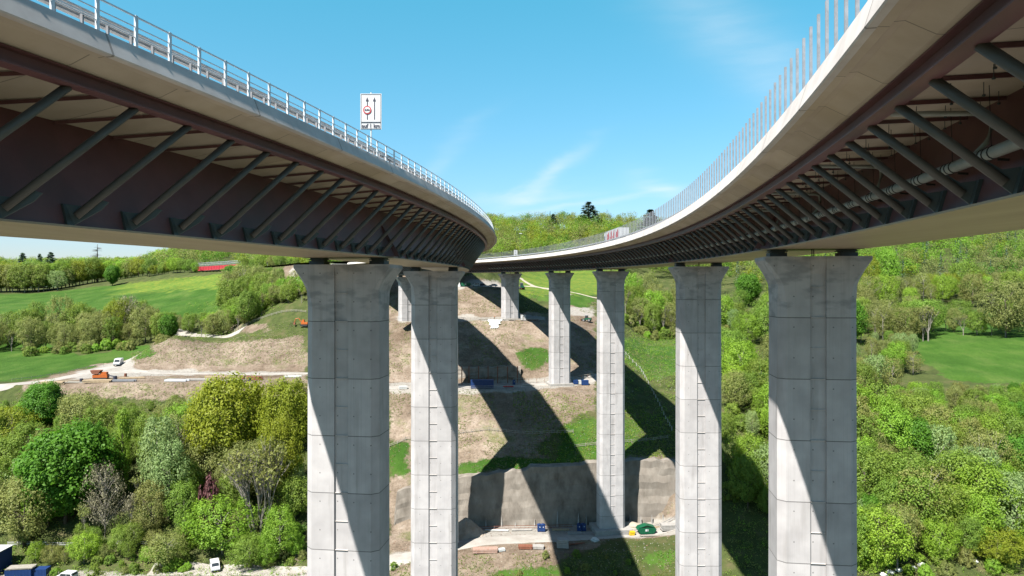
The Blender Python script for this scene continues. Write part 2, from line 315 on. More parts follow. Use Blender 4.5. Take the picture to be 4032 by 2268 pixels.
# ------------------------------------------------------------------ terrain (survey sections across the valley, in units)
SECT = {
 -400: [(30,-47),(112,-45.6),(117,-43.3),(122,-40),(126,-37),(132,-33),(141,-27),(152,-21),(160,-20.9),(172,-20.2),(190,-18.9),(207,-17.6),(216,-12),(237,-7.2),(300,-1.9),(380,5),(520,15),(900,22)],
 100: [(30,-47),(112,-45.6),(117,-43.3),(122,-40),(127,-37),(133,-33),(142,-27),(152,-21),(160,-20.9),(172,-20.2),(190,-18.9),(207,-17.6),(216,-12),(237,-7.2),(300,-1.9),(380,5),(520,15),(900,22)],
 300: [(30,-47),(112.5,-45.4),(117,-43.2),(123,-39.6),(128,-36.5),(134,-32),(142,-26.5),(150,-20.3),(166,-20),(172,-19.3),(182,-18.5),(205,-16.2),(214,-12),(233,-6.8),(318,3.8),(380,9),(520,17),(900,24)],
 395: [(30,-47),(112.5,-45.4),(117,-43.2),(123,-39.6),(128,-36.5),(134,-32),(142,-26.5),(150,-20.3),(168,-20.1),(178,-14.2),(190,-16.8),(207,-14.6),(216,-11),(232,-6.4),(305,5.0),(370,11),(520,22),(900,30)],
 445: [(30,-47),(112.5,-45.4),(117,-43.2),(123,-39.6),(128,-36.5),(134,-32),(142,-26.5),(150,-20.3),(169,-20.1),(180,-12.2),(191,-15.5),(208,-14.2),(217,-11),(230,-6.2),(294,5.6),(360,12),(520,26),(900,34)],
 560: [(30,-47),(113.5,-45.4),(118,-43),(124,-39.4),(130,-36),(135,-31.5),(143,-26.2),(150,-20.2),(168,-20),(185,-14.5),(192,-14.3),(208,-13.0),(217,-10),(228,-6.0),(280,6.2),(350,12),(520,30),(900,36)],
 620: [(30,-47),(113,-45),(118,-42.8),(124,-39.5),(130,-35.5),(136,-31.2),(143,-26.2),(150,-20.2),(169,-20),(182,-12.4),(194,-12.6),(208,-11.8),(218,-8.5),(228,-5),(272,6.4),(350,13),(520,30),(900,38)],
 760: [(30,-47),(111,-45),(117,-42.4),(123,-38.6),(129,-35),(135,-31),(143,-26),(150,-20.2),(168,-19.8),(184,-12.8),(194,-12.4),(208,-11),(226,-4),(240,3),(262,7.4),(430,14),(530,26),(900,34)],
 900: [(30,-48),(106,-46.5),(110,-44.5),(114,-43),(122,-40),(128,-35),(138,-28.5),(147,-20.8),(157,-20.5),(167,-16.5),(184,-9.5),(194,-8.5),(212,-.6),(226,1.5),(248,7.2),(420,14),(500,26),(900,38)],
 1030: [(30,-48),(98,-48),(104,-45),(109,-43.2),(120,-42),(125.5,-34),(135,-28),(146,-21.3),(156,-20.9),(160,-18.5),(181,-8.4),(192,-8),(211,.5),(228,.9),(238,7),(400,16),(480,32),(900,44)],
 1230: [(30,-48),(98,-48),(106,-43.8),(110,-41.8),(122.5,-41.5),(124.6,-32.4),(134,-27),(146,-21.2),(156,-21.1),(158,-17.8),(181,-8.2),(192,-8.0),(212,.6),(231,.8),(236,7),(320,13),(455,40),(900,52)],
 1400: [(30,-48),(98,-48),(106,-43.8),(110,-41.8),(122.5,-41.4),(124.6,-32),(134,-27),(146,-21.2),(156,-20.6),(160,-18.8),(181,-9),(192,-7.6),(212,-1.6),(235,.5),(300,6.5),(360,16),(470,42),(900,52)],
 1520: [(30,-48),(98,-48),(106,-43.8),(110,-41.6),(122.5,-41.2),(124.6,-31),(134,-27.5),(146,-22.5),(156,-20.6),(162,-19),(181,-12),(192,-9.3),(215,-4),(240,-.5),(300,6.5),(360,16),(470,42),(900,52)],
 1640: [(30,-48),(98,-47.5),(106,-43.8),(110,-41.4),(122.5,-41),(124.6,-30.8),(134,-28.5),(146,-25.5),(158,-22.5),(168,-19.8),(185,-17),(212,-15),(235,-12.5),(260,-7),(320,3),(400,20),(475,38),(900,48)],
 1760: [(30,-48),(97,-47),(105,-44),(110,-41.5),(119,-38.5),(125,-34),(134,-29.5),(146,-25.8),(158,-22.3),(168,-19.6),(185,-16.8),(212,-14.5),(235,-11.5),(260,-6),(320,4),(400,17),(480,34),(900,48)],
 1880: [(30,-48),(95,-45),(106,-42),(112,-39.5),(118,-36.5),(124,-33.5),(134,-29.5),(146,-25.5),(158,-22),(168,-19.5),(185,-16.5),(212,-13),(235,-9.5),(260,-4),(320,6),(400,20),(480,36),(900,50)],
 2200: [(30,-48),(92,-44),(100,-41.3),(106,-38.5),(112,-35.5),(118,-32.5),(126,-28.5),(135,-24.5),(144,-20.5),(155,-17.3),(175,-14),(195,-11.5),(220,-8),(260,-2),(320,10),(400,27),(480,44),(900,60)],
 2500: [(30,-48),(92,-44),(100,-40.5),(106,-37.5),(112,-34),(118,-30.5),(124,-27),(131,-23),(140,-19.3),(150,-17.3),(175,-12.8),(190,-11.2),(215,-8),(260,0),(320,14),(400,33),(480,51),(900,70)],
 3000: [(30,-48),(92,-44),(100,-40),(106,-37),(112,-33.5),(118,-30),(124,-26),(131,-22),(140,-18),(150,-15.5),(175,-10),(190,-8),(215,-4),(260,5),(320,20),(400,40),(480,58),(900,80)],
}
_px = np.array(sorted(SECT)); _A = np.array([SECT[k] for k in sorted(SECT)], float)   # (ncol, nfeat, 2)
_rng = np.random.RandomState(5)
_gr = _rng.rand(64, 64)
def vnoise(x, y):
    xi = np.floor(x).astype(int); yi = np.floor(y).astype(int); fx = x-xi; fy = y-yi
    fx = fx*fx*(3-2*fx); fy = fy*fy*(3-2*fy)
    g = lambda a, b: _gr[a % 64, b % 64]
    return (g(xi, yi)*(1-fx)+g(xi+1, yi)*fx)*(1-fy)+(g(xi, yi+1)*(1-fx)+g(xi+1, yi+1)*fx)*fy-0.5
def hgt(x, y, rough=True):
    x = np.atleast_1d(np.asarray(x, float)); y = np.atleast_1d(np.asarray(y, float))
    yy = np.maximum(y, 30.0)
    u = np.clip(1288+FZ*x/np.maximum(yy, 60), _px[0], _px[-1])
    i = np.clip(np.searchsorted(_px, u)-1, 0, len(_px)-2); t = (u-_px[i])/(_px[i+1]-_px[i])
    t = t*t*(3-2*t)*0.5+t*0.5
    Yf = _A[i, :, 0]*(1-t[:, None])+_A[i+1, :, 0]*t[:, None]; Zf = _A[i, :, 1]*(1-t[:, None])+_A[i+1, :, 1]*t[:, None]
    n = Yf.shape[1]
    j = np.clip((Yf <= yy[:, None]).sum(1)-1, 0, n-2); r = np.arange(len(x))
    s = np.clip((yy-Yf[r, j])/(Yf[r, j+1]-Yf[r, j]), 0, 1)
    z = Zf[r, j]*(1-s)+Zf[r, j+1]*s
    # motorway embankment beyond the abutment
    X_, Y_ = x+280.33, y-77.83; rr = np.hypot(X_, Y_); a3 = np.arctan2(Y_, X_)*300
    sc_ = np.clip(a3, 160.5, 312); rc = np.clip(rr, 263, 310); tx, ty = rc*np.cos(sc_/300), rc*np.sin(sc_/300)
    d = np.hypot(X_-tx, Y_-ty)*np.where(Y_ > 0, 1, 99); fade = np.clip((a3-300)/20, 0, 1)
    inner = (rr < 263) | (a3 < 160.5)
    zt_ = 6.15+.0135*np.minimum(sc_, 200)-.014*np.maximum(sc_-200, 0); zb = zt_-.45-.72*d
    z = np.where((d < 40) & (inner | (d < .01) | (zb > z)), np.maximum(z, zb-fade*12*(d > .01)), z)
    z = np.where((d < .01), np.minimum(z, zt_-.4), z)
    if rough:
        slope = np.abs(Zf[r, j+1]-Zf[r, j])/(Yf[r, j+1]-Yf[r, j])
        a = np.clip(slope*1.6, 0.03, 0.5)
        z = z+a*(vnoise(x*0.16, y*0.16)*1.1+vnoise(x*0.45+9, y*0.45)*0.6+vnoise(x*1.1, y*1.1+5)*0.3)
        z = z+np.clip((yy-250)/150, 0, 1)*vnoise(x*0.02+3, y*0.02)*5
    return z
def H(x, y): return float(hgt(x, y)[0])
def site(px, Y, dz=0.0):
    """site-plan station (sight line number, range) -> world metres on the ground"""
    x = (px-1288)/FZ*Y; return Vector((x*K, Y*K, (H(x, Y)+dz)*K))
def proj(x, y, z): return 1288+FZ*x/y, HZ-FZ*z/y
def inpoly(px, py, poly):
    c = np.zeros(px.shape, bool); n = len(poly)
    for a in range(n):
        x0, y0 = poly[a]; x1, y1 = poly[(a+1) % n]
        if y0 == y1: continue
        k = ((y0 > py) != (y1 > py)) & (px < (x1-x0)*(py-y0)/(y1-y0)+x0); c ^= k
    return c
# ground cover (bare earth / meadow / yellow meadow / gravel) drawn as polygons on the site plan
BARE = [[(60,962),(380,890),(400,855),(560,862),(770,848),(770,1000),(520,1008),(240,1000),(60,985)],
        [(976,640),(1260,715),(1300,790),(1500,790),(1500,1030),(1400,1075),(1340,1140),(1720,1150),(1720,1350),(1560,1352),(1480,1380),(1340,1449),(1100,1460),(976,1460)],
        [(560,835),(600,815),(660,818),(690,835)],[(700,1400),(770,1330),(770,1449),(700,1449)],
        [(715,668),(775,665),(775,740),(740,745),(715,700)],[(1430,745),(1500,750),(1500,800),(1430,800)]]
LUSH = [[(-600,838),(130,842),(200,900),(330,872),(385,868),(385,892),(40,960),(-600,985)],
        [(85,742),(300,712),(480,695),(620,686),(700,700),(640,790),(420,800),(105,790),(-300,790),(-300,742)],[(740,640),(790,650),(790,668),(740,668)],
        [(1550,850),(1720,850),(1720,935),(1640,960),(1560,900)],[(2230,838),(2420,830),(2800,820),(2800,980),(2400,960),(2300,900)],
        [(2150,770),(2420,780),(2700,790),(2700,835),(2300,835),(2150,815)],
        [(1310,680),(1600,680),(1600,745),(1310,745)],[(1420,1068),(1600,1050),(1612,1100),(1560,1160),(1400,1150)],[(1300,890),(1335,876),(1385,878),(1385,905),(1350,935),(1316,918)],
        [(976,1110),(1030,1110),(1030,1195),(976,1195)],[(1150,1165),(1300,1150),(1440,1152),(1490,1168),(1300,1180),(1150,1200)],[(1640,1395),(1720,1380),(1720,1420),(1600,1430)],[(1250,1435),(1380,1428),(1440,1455),(1200,1460)],
        [(700,1390),(770,1290),(770,1330),(720,1449),(690,1449)],[(1315,745),(1490,745),(1490,775),(1400,765)]]
YEL = [[(1310,680),(1600,680),(1600,745),(1310,745)],[(300,700),(570,690),(575,725),(300,740)]]
GRAV = [[(150,950),(240,925),(330,905),(345,930),(770,938),(770,946),(400,942),(200,958)],[(976,960),(1150,966),(1370,950),(1500,945),(1500,966),(1250,990),(976,990)],
        [(1000,795),(1370,795),(1370,808),(1000,812)],[(1430,775),(1500,770),(1500,795),(1430,798)],[(1140,706),(1260,706),(1260,726),(1140,726)],
        [(1170,1322),(1720,1300),(1720,1345),(1170,1368)],[(976,1395),(1040,1380),(1040,1410),(976,1440)],[(-100,1440),(200,1438),(330,1446),(560,1440),(600,1480),(-100,1480)],[(730,670),(775,672),(775,735),(735,720)]]
def build_ground():
    xs = np.concatenate([-np.geomspace(1500, 131, 40), np.arange(-130, 131, 0.8), np.geomspace(131, 1500, 40)])
    ys = np.concatenate([-np.geomspace(600, 5, 14), np.arange(0, 94, 3), np.arange(94, 215, 0.5), np.arange(215, 330, 1.5), np.arange(330, 640, 5), np.geomspace(640, 2200, 18)])
    X, Y = np.meshgrid(xs, ys); x = X.ravel(); y = Y.ravel(); z = hgt(x, y)
    far = np.clip((y-900)/600, 0, 1); z = z*(1-far)+far*np.minimum(z, 20)
    v = np.stack([x, y, z], 1)*K
    ny, nx = X.shape; a = (np.arange(ny-1)[:, None]*nx+np.arange(nx-1)[None, :]).ravel()
    f = np.stack([a, a+1, a+nx+1, a+nx], 1)
    yy = np.maximum(y, 20); px, py = proj(x, yy, z)
    px = px+vnoise(x*0.5, y*0.5)*22; py = py+vnoise(x*0.45+7, y*0.5+3)*12
    px = px+vnoise(x*1.7, y*1.7)*10; py = py+vnoise(x*1.6+7, y*1.7+3)*6
    def anyp(ps):
        r = np.zeros(len(x), bool)
        for p in ps: r |= inpoly(px, py, p)
        return r & (y > 60)
    colr = np.zeros((len(x), 4), np.float32); colr[:, 3] = 1
    colr[:, 0] = anyp(BARE); L_ = anyp(LUSH); colr[:, 1] = L_; colr[L_, 0] = 0; colr[:, 2] = anyp(GRAV)  | ((y < 92) & (y > -60) & (np.abs(x+5+vnoise(x*.1,y*.1)*20) < 62))  # unseen gravel added on the near valley floor to bounce light onto the decks
    g3 = colr.reshape(ny, nx, 4)
    for _ in range(5): g3[1:-1, 1:-1, :3] = (g3[:-2, 1:-1, :3]+g3[2:, 1:-1, :3]+g3[1:-1, :-2, :3]+g3[1:-1, 2:, :3]+g3[1:-1, 1:-1, :3]*2)/6
    colr = g3.reshape(-1, 4)
    me_o = np_obj('ground', v, f, None or M['soil'], smooth=True)
    at = me_o.data.color_attributes.new('cover', 'FLOAT_COLOR', 'POINT'); at.data.foreach_set('color', colr.ravel())
    yl = me_o.data.attributes.new('yellow', 'FLOAT', 'POINT'); yl.data.foreach_set('value', anyp(YEL).astype(np.float32))
    tag(me_o, kind='structure')
    m = bpy.data.materials.new('ground_cover'); m.use_nodes = True; t = m.node_tree; b = t.nodes['Principled BSDF']; N = t.nodes.new; L = t.links.new
    b.inputs['Roughness'].default_value = 0.95; b.inputs['Specular IOR Level'].default_value = 0.1
    g = N('ShaderNodeNewGeometry')
    def nz(sc, det=8, ro=0.65, st=None):
        n = N('ShaderNodeTexNoise'); n.inputs['Scale'].default_value = sc; n.inputs['Detail'].default_value = det; n.inputs['Roughness'].default_value = ro
        if st:
            mp_ = N('ShaderNodeMapping'); mp_.inputs['Scale'].default_value = st; L(g.outputs['Position'], mp_.inputs[0]); L(mp_.outputs[0], n.inputs[0])
        else: L(g.outputs['Position'], n.inputs[0])
        return n.outputs[0]
    def ramp(v_, stops):
        r = N('ShaderNodeValToRGB')
        while len(r.color_ramp.elements) < len(stops): r.color_ramp.elements.new(0.5)
        for e, (p, c) in zip(r.color_ramp.elements, stops): e.position = p; e.color = (*c, 1)
        L(v_, r.inputs[0]); return r.outputs[0]
    def mix(f_, a_, b_):
        n = N('ShaderNodeMixRGB')
        if isinstance(f_, float): n.inputs[0].default_value = f_
        else: L(f_, n.inputs[0])
        L(a_, n.inputs[1]); L(b_, n.inputs[2]); return n.outputs[0]
    def mul(a_, k_):
        n = N('ShaderNodeMath'); n.operation = 'MULTIPLY'; L(a_, n.inputs[0]); n.inputs[1].default_value = k_; return n.outputs[0]
    earth = ramp(nz(0.22, 12, 0.75), [(0.28, (0.062, 0.048, 0.038)), (0.42, (0.122, 0.098, 0.077)), (0.56, (0.166, 0.137, 0.112)), (0.75, (0.225, 0.198, 0.175))])
    gdry = ramp(nz(0.5, 9, 0.8), [(0.4, (0.045, 0.070, 0.016)), (0.65, (0.115, 0.11, 0.05))])
    gp = ramp(nz(0.09, 10, 0.72), [(0.55, (0, 0, 0)), (0.66, (0.75, 0.75, 0.75))])
    earth = mix(gp, earth, gdry)
    wood = ramp(nz(0.18, 10, 0.7), [(0.3, (0.022, 0.028, 0.010)), (0.5, (0.040, 0.053, 0.015)), (0.68, (0.070, 0.062, 0.030))])
    lush = ramp(nz(0.12, 10, 0.6, (1, 0.5, 1)), [(0.3, (0.020, 0.052, 0.006)), (0.5, (0.029, 0.068, 0.009)), (0.72, (0.050, 0.084, 0.017))])
    yel = ramp(nz(0.35, 8, 0.7), [(0.4, (0.045, 0.095, 0.014)), (0.62, (0.105, 0.125, 0.018))])
    grav = ramp(nz(0.9, 10, 0.8), [(0.3, (0.15, 0.138, 0.12)), (0.7, (0.23, 0.217, 0.195))])
    at_ = N('ShaderNodeAttribute'); at_.attribute_name = 'cover'; sp = N('ShaderNodeSeparateColor'); L(at_.outputs['Color'], sp.inputs[0])
    ya = N('ShaderNodeAttribute'); ya.attribute_name = 'yellow'
    lush = mix(ya.outputs['Fac'], lush, yel)
    def edge(v_, sc, amt=.9):
        a_ = N('ShaderNodeMath'); a_.operation = 'SUBTRACT'; L(nz(sc, 6, .75), a_.inputs[0]); a_.inputs[1].default_value = .5
        b2 = N('ShaderNodeMath'); b2.operation = 'MULTIPLY_ADD'; L(a_.outputs[0], b2.inputs[0]); b2.inputs[1].default_value = amt; L(v_, b2.inputs[2])
        r = N('ShaderNodeMapRange'); r.inputs[1].default_value = .38; r.inputs[2].default_value = .62; L(b2.outputs[0], r.inputs[0]); return r.outputs[0]
    fine = ramp(nz(1.3, 10, .8), [(.32, (.52, .50, .46)), (.5, (1, 1, 1)), (.7, (1.22, 1.2, 1.18))])
    def mulc(a_, b_, f_=1.0):
        n = N('ShaderNodeMixRGB'); n.blend_type = 'MULTIPLY'; n.inputs[0].default_value = f_; L(a_, n.inputs[1]); L(b_, n.inputs[2]); return n.outputs[0]
    earth = mulc(earth, fine); earth = mulc(earth, ramp(nz(.045, 7, .65), [(.35, (.62, .57, .50)), (.62, (1.08, 1.05, 1.0))])); lush = mulc(lush, fine, .7); lush = mulc(lush, ramp(nz(.05, 5, .6, (.35, 1.4, 1)), [(.35, (.80, .84, .8)), (.5, (1, 1, 1)), (.65, (1.18, 1.10, 1.1))]))
    c = mix(edge(sp.outputs[0], .55, 1.6), wood, earth); c = mix(edge(sp.outputs[1], .35, 2.1), c, lush); c = mix(edge(sp.outputs[2], .5, .8), c, grav)
    L(c, b.inputs['Base Color'])
    bp = N('ShaderNodeBump'); bp.inputs['Strength'].default_value = 0.9; bp.inputs['Distance'].default_value = 0.5; L(nz(1.1, 9, 0.7), bp.inputs['Height']); L(bp.outputs[0], b.inputs['Normal'])
    me_o.data.materials.clear(); me_o.data.materials.append(m)
build_ground()

def ribbon(name, pts, w, m, dz=0.05, kind='structure', step=1.0):
    """road strip draped on the ground; pts are (px, Y) stations, w in units"""
    P = [np.array([(a-1288)/FZ*b_, b_]) for a, b_ in pts]; C = []
    for a, b_ in zip(P[:-1], P[1:]):
        n = max(2, int(np.linalg.norm(b_-a)/step))
        C += [a+(b_-a)*i/n for i in range(n)]
    C.append(P[-1]); C = np.array(C)
    for _ in range(8): C[1:-1] = (C[:-2]+C[1:-1]*2+C[2:])/4
    T = np.gradient(C, axis=0); T /= np.linalg.norm(T, axis=1)[:, None]; Nn = np.stack([-T[:, 1], T[:, 0]], 1)
    nw = 7; V = []
    for i, o_ in enumerate(np.linspace(-w/2, w/2, nw)):
        q = C+Nn*(o_+0.18*vnoise(C[:, 0]*.7+i*3, C[:, 1]*.7)[:, None]*(abs(o_) > w*.4)); V.append(np.column_stack([q, hgt(q[:, 0], q[:, 1])+dz-0.10*(abs(o_) > w*.49)]))
    V = np.stack(V, 1); n = len(C); V = V.reshape(-1, 3)*K
    a = (np.arange(n-1)[:, None]*nw+np.arange(nw-1)[None, :]).ravel(); f = np.stack([a, a+1, a+nw+1, a+nw], 1)
    o = np_obj(name, V, f, m, smooth=True); return tag(o, kind=kind)
ribbon('gravel_road', [(380,112),(500,112.5),(620,111.5),(800,109.5),(980,110),(1100,113.3),(1200,115),(1330,116),(1500,117),(1700,118.5),(1800,119)], 3.4, M['gravel'], 0.12)
ribbon('terrace_road', [(960,149),(1100,149),(1250,150),(1400,153.5),(1500,157),(1540,160)], 3.6, M['gravel'], 0.1)
ribbon('site_road', [(-40,150),(60,154),(150,160.5),(240,168),(320,176),(375,184.5),(392,190)], 4.2, M['gravel'], 0.12)
ribbon('valley_road', [(425,213),(455,210),(500,205.5),(540,201),(580,197.5),(612,196)], 3.4, M['gravel'], 0.12)
ribbon('haul_road', [(250,166),(330,167.5),(480,165),(640,163.5),(780,164)], 2.6, M['gravel'], 0.08)
ribbon('meadow_path', [(1290,226),(1320,236),(1400,226),(1500,221),(1600,216)], 1.2, M['path'], 0.12)
ribbon('hill_track', [(1310,250),(1340,238),(1375,226),(1440,217)], 1.6, M['path'], 0.1)

# ------------------------------------------------------------------ the two curved motorway bridges
CX, CY = -280.33, 77.83
class Br:
    def __init__(s, rad, grade, side, zs): s.rad = rad; s.grade = grade; s.side = side; s.zs = zs
BR = Br(300.0, .0146, -1, dict(ft=6.17, fb=5.50, bt=5.25, bb=4.87, wt=5.365, wb=2.81))   # side: sign of the edge seen from the valley
BL = Br(272.46, .0100, 1, dict(ft=6.36, fb=5.85, bt=5.69, bb=5.33, wt=5.227, wb=2.29))
def BP(b, s, off, z):
    """station s (arc at radius 300), offset, level -> metres"""
    th = s/300; r = b.rad+off
    return Vector(((CX+r*math.cos(th))*K, (CY+r*math.sin(th))*K, (z+b.grade*s)*K))
S0, S1 = -112.0, 158.0
def sweep(b, prof, s0=S0, s1=S1, step=1.5, closed=True, caps=True):
    n = int((s1-s0)/step)+1; m = len(prof); mb = MB()
    for i in range(n+1):
        s = s0+(s1-s0)*i/n
        for off, z in prof: mb.v.append(tuple(BP(b, s, off, z)))
    for i in range(n):
        for j in range(m if closed else m-1):
            k = (j+1) % m; mb.f.append((i*m+j, i*m+k, (i+1)*m+k, (i+1)*m+j))
    if closed and caps: mb.f.append(tuple(range(m))[::-1]); mb.f.append(tuple(n*m+j for j in range(m)))
    return mb
def rect(b, o0, o1, z0, z1, **k): return sweep(b, [(o0, z0), (o1, z0), (o1, z1), (o0, z1)], **k)
def bframe(b, s, off, z):
    """local frame: x across (radial), y along, z up"""
    th = s/300; c, n = math.cos(th), math.sin(th)
    m = Matrix(((c, -n, 0), (n, c, 0), (0, 0, 1))); return m, BP(b, s, off, z)
def seen100(items, key):
    q = sorted(items, key=key); return q[:100], q[100:]
def make_bridge(b, name, label, lean, ph0, cb_ph, spacing):
    g = b.side; z = b.zs; root = thing(name, label, 'bridge', BP(b, -40, 0, 0)*0+Vector((0, 0, 0)))
    mirror = lambda o: g*o
    # deck slab (concrete) with cantilevers
    prof = [(g*5.93, z['fb']-.02), (g*5.74, z['fb']-.035), (g*5.68, z['fb']+.045), (g*5.50, z['fb']+.05), (g*5.02, z['bt']+.03), (g*4.8, z['bt']), (g*4.5, z['bt']), (g*1.75, z['wt']), (-g*1.75, z['wt']+.02), (-g*4.5, z['bt']), (-g*4.8, z['bt']), (-g*5.50, z['fb']+.05), (-g*5.68, z['fb']+.045), (-g*5.74, z['fb']-.035), (-g*5.93, z['fb']-.02),
            (-g*5.92, z['ft']-.24), (g*5.92, z['ft']-.24)]
    sweep(b, prof).build('deck_slab', M['deck_concrete'], root, smooth=False)
    for q, nm in ((g, 'edge_cap'), (-g, 'edge_cap')):
        e = [(q*6.13, z['fb']), (q*6.10, z['fb']-.03), (q*5.935, z['fb']-.03), (q*5.925, z['ft']-.235), (q*4.72, z['ft']-.235), (q*4.72, z['ft']-.07), (q*5.86, z['ft']), (q*5.93, z['ft']-.01)]
        sweep(b, e, step=1.0).build(nm, M['cap_concrete'], root)
    rect(b, -4.71, 4.71, z['ft']-.215, z['ft']-.16).build('road_surface', M['asphalt'], root)
    # box girder
    t = .02
    for q in (g, -g):
        sweep(b, [(q*2.5, z['wb']+.06), (q*1.78, z['wt']-.005), (q*(1.78-.03), z['wt']-.005), (q*(2.5-.03), z['wb']+.06)]).build('girder_web', M['steel'], root)
    sweep(b, [(2.58, z['wb']+.058), (-2.58, z['wb']+.058), (-2.58, z['wb']), (2.58, z['wb'])]).build('bottom_flange', M['flange'], root)
    for q in (g, -g):   # longitudinal edge beam: web + flanges
        mb = rect(b, q*4.66, q*4.74, z['bb']+.041, z['bt']-.031, step=1.0); mb2 = rect(b, q*4.5, q*4.9, z['bb'], z['bb']+.04, step=1.0); mb3 = rect(b, q*4.5, q*4.92, z['bt']-.03, z['bt']-.004, step=1.0)
        mb.add(mb2.v, mb2.f).add(mb3.v, mb3.f); mb.build('edge_beam', M['steel'], root)
    # struts
    ks = [ph0+spacing*i for i in range(-30, 140) if S0+1 < ph0+spacing*i < S1-3]
    def strut_mb(s, q, ln):
        mb = MB(); a = BP(b, s, q*2.70, z['wb']+.30); c = BP(b, s+ln, q*4.60, z['bb']+.02); d = (c-a).normalized()
        mb.tube([a, c], .105*K, 12); return mb
    def gus_mb(s, q, ln):
        mb = MB(); m, p = bframe(b, s, 0, 0)
        def Q(o, zz, y): return BP(b, s+y, q*o, z['wb']+zz)
        poly = [(2.50, .06), (2.57, .06), (3.02, .50), (3.15, .72), (3.02, .78), (2.75, .58), (2.34, .62)]
        n = len(poly); o0 = len(mb.v)
        dy = lambda o: ln*(o-2.5)/2.1
        mb.add([Q(o, zz, dy(o)-.02) for o, zz in poly]+[Q(o, zz, dy(o)+.02) for o, zz in poly],
               [tuple(range(n)), tuple(range(n, 2*n))]+[(i, (i+1) % n, n+(i+1) % n, n+i) for i in range(n)])
        # bearing plate across the web
        pl = [(2.49, .06), (2.58, .06), (2.44, .62), (2.35, .62)]
        mb.add([Q(o, zz, -.17) for o, zz in pl]+[Q(o, zz, .13) for o, zz in pl], [(0, 1, 2, 3), (4, 5, 6, 7), (0, 1, 5, 4), (1, 2, 6, 5), (2, 3, 7, 6), (3, 0, 4, 7)])
        return mb
    near, far = seen100([s for s in ks if s < 150], lambda s: abs(s+62))
    for s in near:
        o = strut_mb(s, g, lean).build('strut', M['strut'], root, smooth=True)
        gus_mb(s, g, lean).build('gusset_plate', M['gusset'], o)
    mb = MB()
    for s in ks:
        x = strut_mb(s, -g, lean); mb.add(x.v, x.f)
        if s in far: x = strut_mb(s, g, lean); mb.add(x.v, x.f)
    tag(mb.build('strut', M['strut'], root, smooth=True), kind='stuff')
    mb = MB()
    for s in ks:
        x = gus_mb(s, -g, lean); mb.add(x.v, x.f)
        if s in far: x = gus_mb(s, g, lean); mb.add(x.v, x.f)
    tag(mb.build('gusset_plate', M['gusset'], root), kind='stuff')
    # transverse beams under the slab
    def cb(s, q):
        m = MB(); a = BP(b, s, q*1.82, z['wt']-.06); c = BP(b, s+(-.5 if b is BR else 1.75), q*4.6, z['bt']-.06); m.bar(a, c, .05*K, .09*K); return m
    for s in near: cb(s+cb_ph, g).build('cross_beam', M['steel'], root)
    mb = MB()
    for s in ks:
        x = cb(s+cb_ph, -g); mb.add(x.v, x.f)
        if s in far: x = cb(s+cb_ph, g); mb.add(x.v, x.f)
    tag(mb.build('cross_beam', M['steel'], root), kind='stuff')
    return root
RPH = -62.61; LPH = -62.84
rb = make_bridge(BR, 'motorway_bridge', 'right motorway viaduct, curved, with a row of upright posts along its edge', 0.4, RPH, 0.0, 2.055)
lb = make_bridge(BL, 'motorway_bridge', 'left motorway viaduct, curved, with a metal hand railing along its edge', 2.2, LPH, 0.2, 2.262)
PR = [-37.6, -4.3, 41.3, 74.9, 110.7]; PL = [-38.1, -6.4, 39.3, 74.9, 110.7]
for b, root, ps in ((BR, rb, PR), (BL, lb, PL)):
    z = b.zs; g = b.side
    for s in ps:
        mb = MB(); q = g
        for ds in (-.07, .07):
            pl = [(2.5, .06), (3.15, .10), (3.1, .25), (2.05, 2.0), (1.95, 2.0), (2.46, .07)]
            V = [BP(b, s+ds-.012, q*o, z['wb']+zz) for o, zz in pl]+[BP(b, s+ds+.012, q*o, z['wb']+zz) for o, zz in pl]; n = 6
            mb.add(V, [tuple(range(n)), tuple(range(n, 2*n))]+[(i, (i+1) % n, n+(i+1) % n, n+i) for i in range(n)])
        V = [BP(b, s+d_, q*o, z['wb']+zz) for o, zz, d_ in ((2.45, .06, -1.0), (2.45, .06, 1.0), (2.0, 1.95, 0.0), (2.95, .07, 0.0))]
        mb.add(V, [(0, 2, 3), (1, 3, 2), (0, 3, 1), (0, 1, 2)])
        mb.build('pier_stiffener', M['steel'], root)
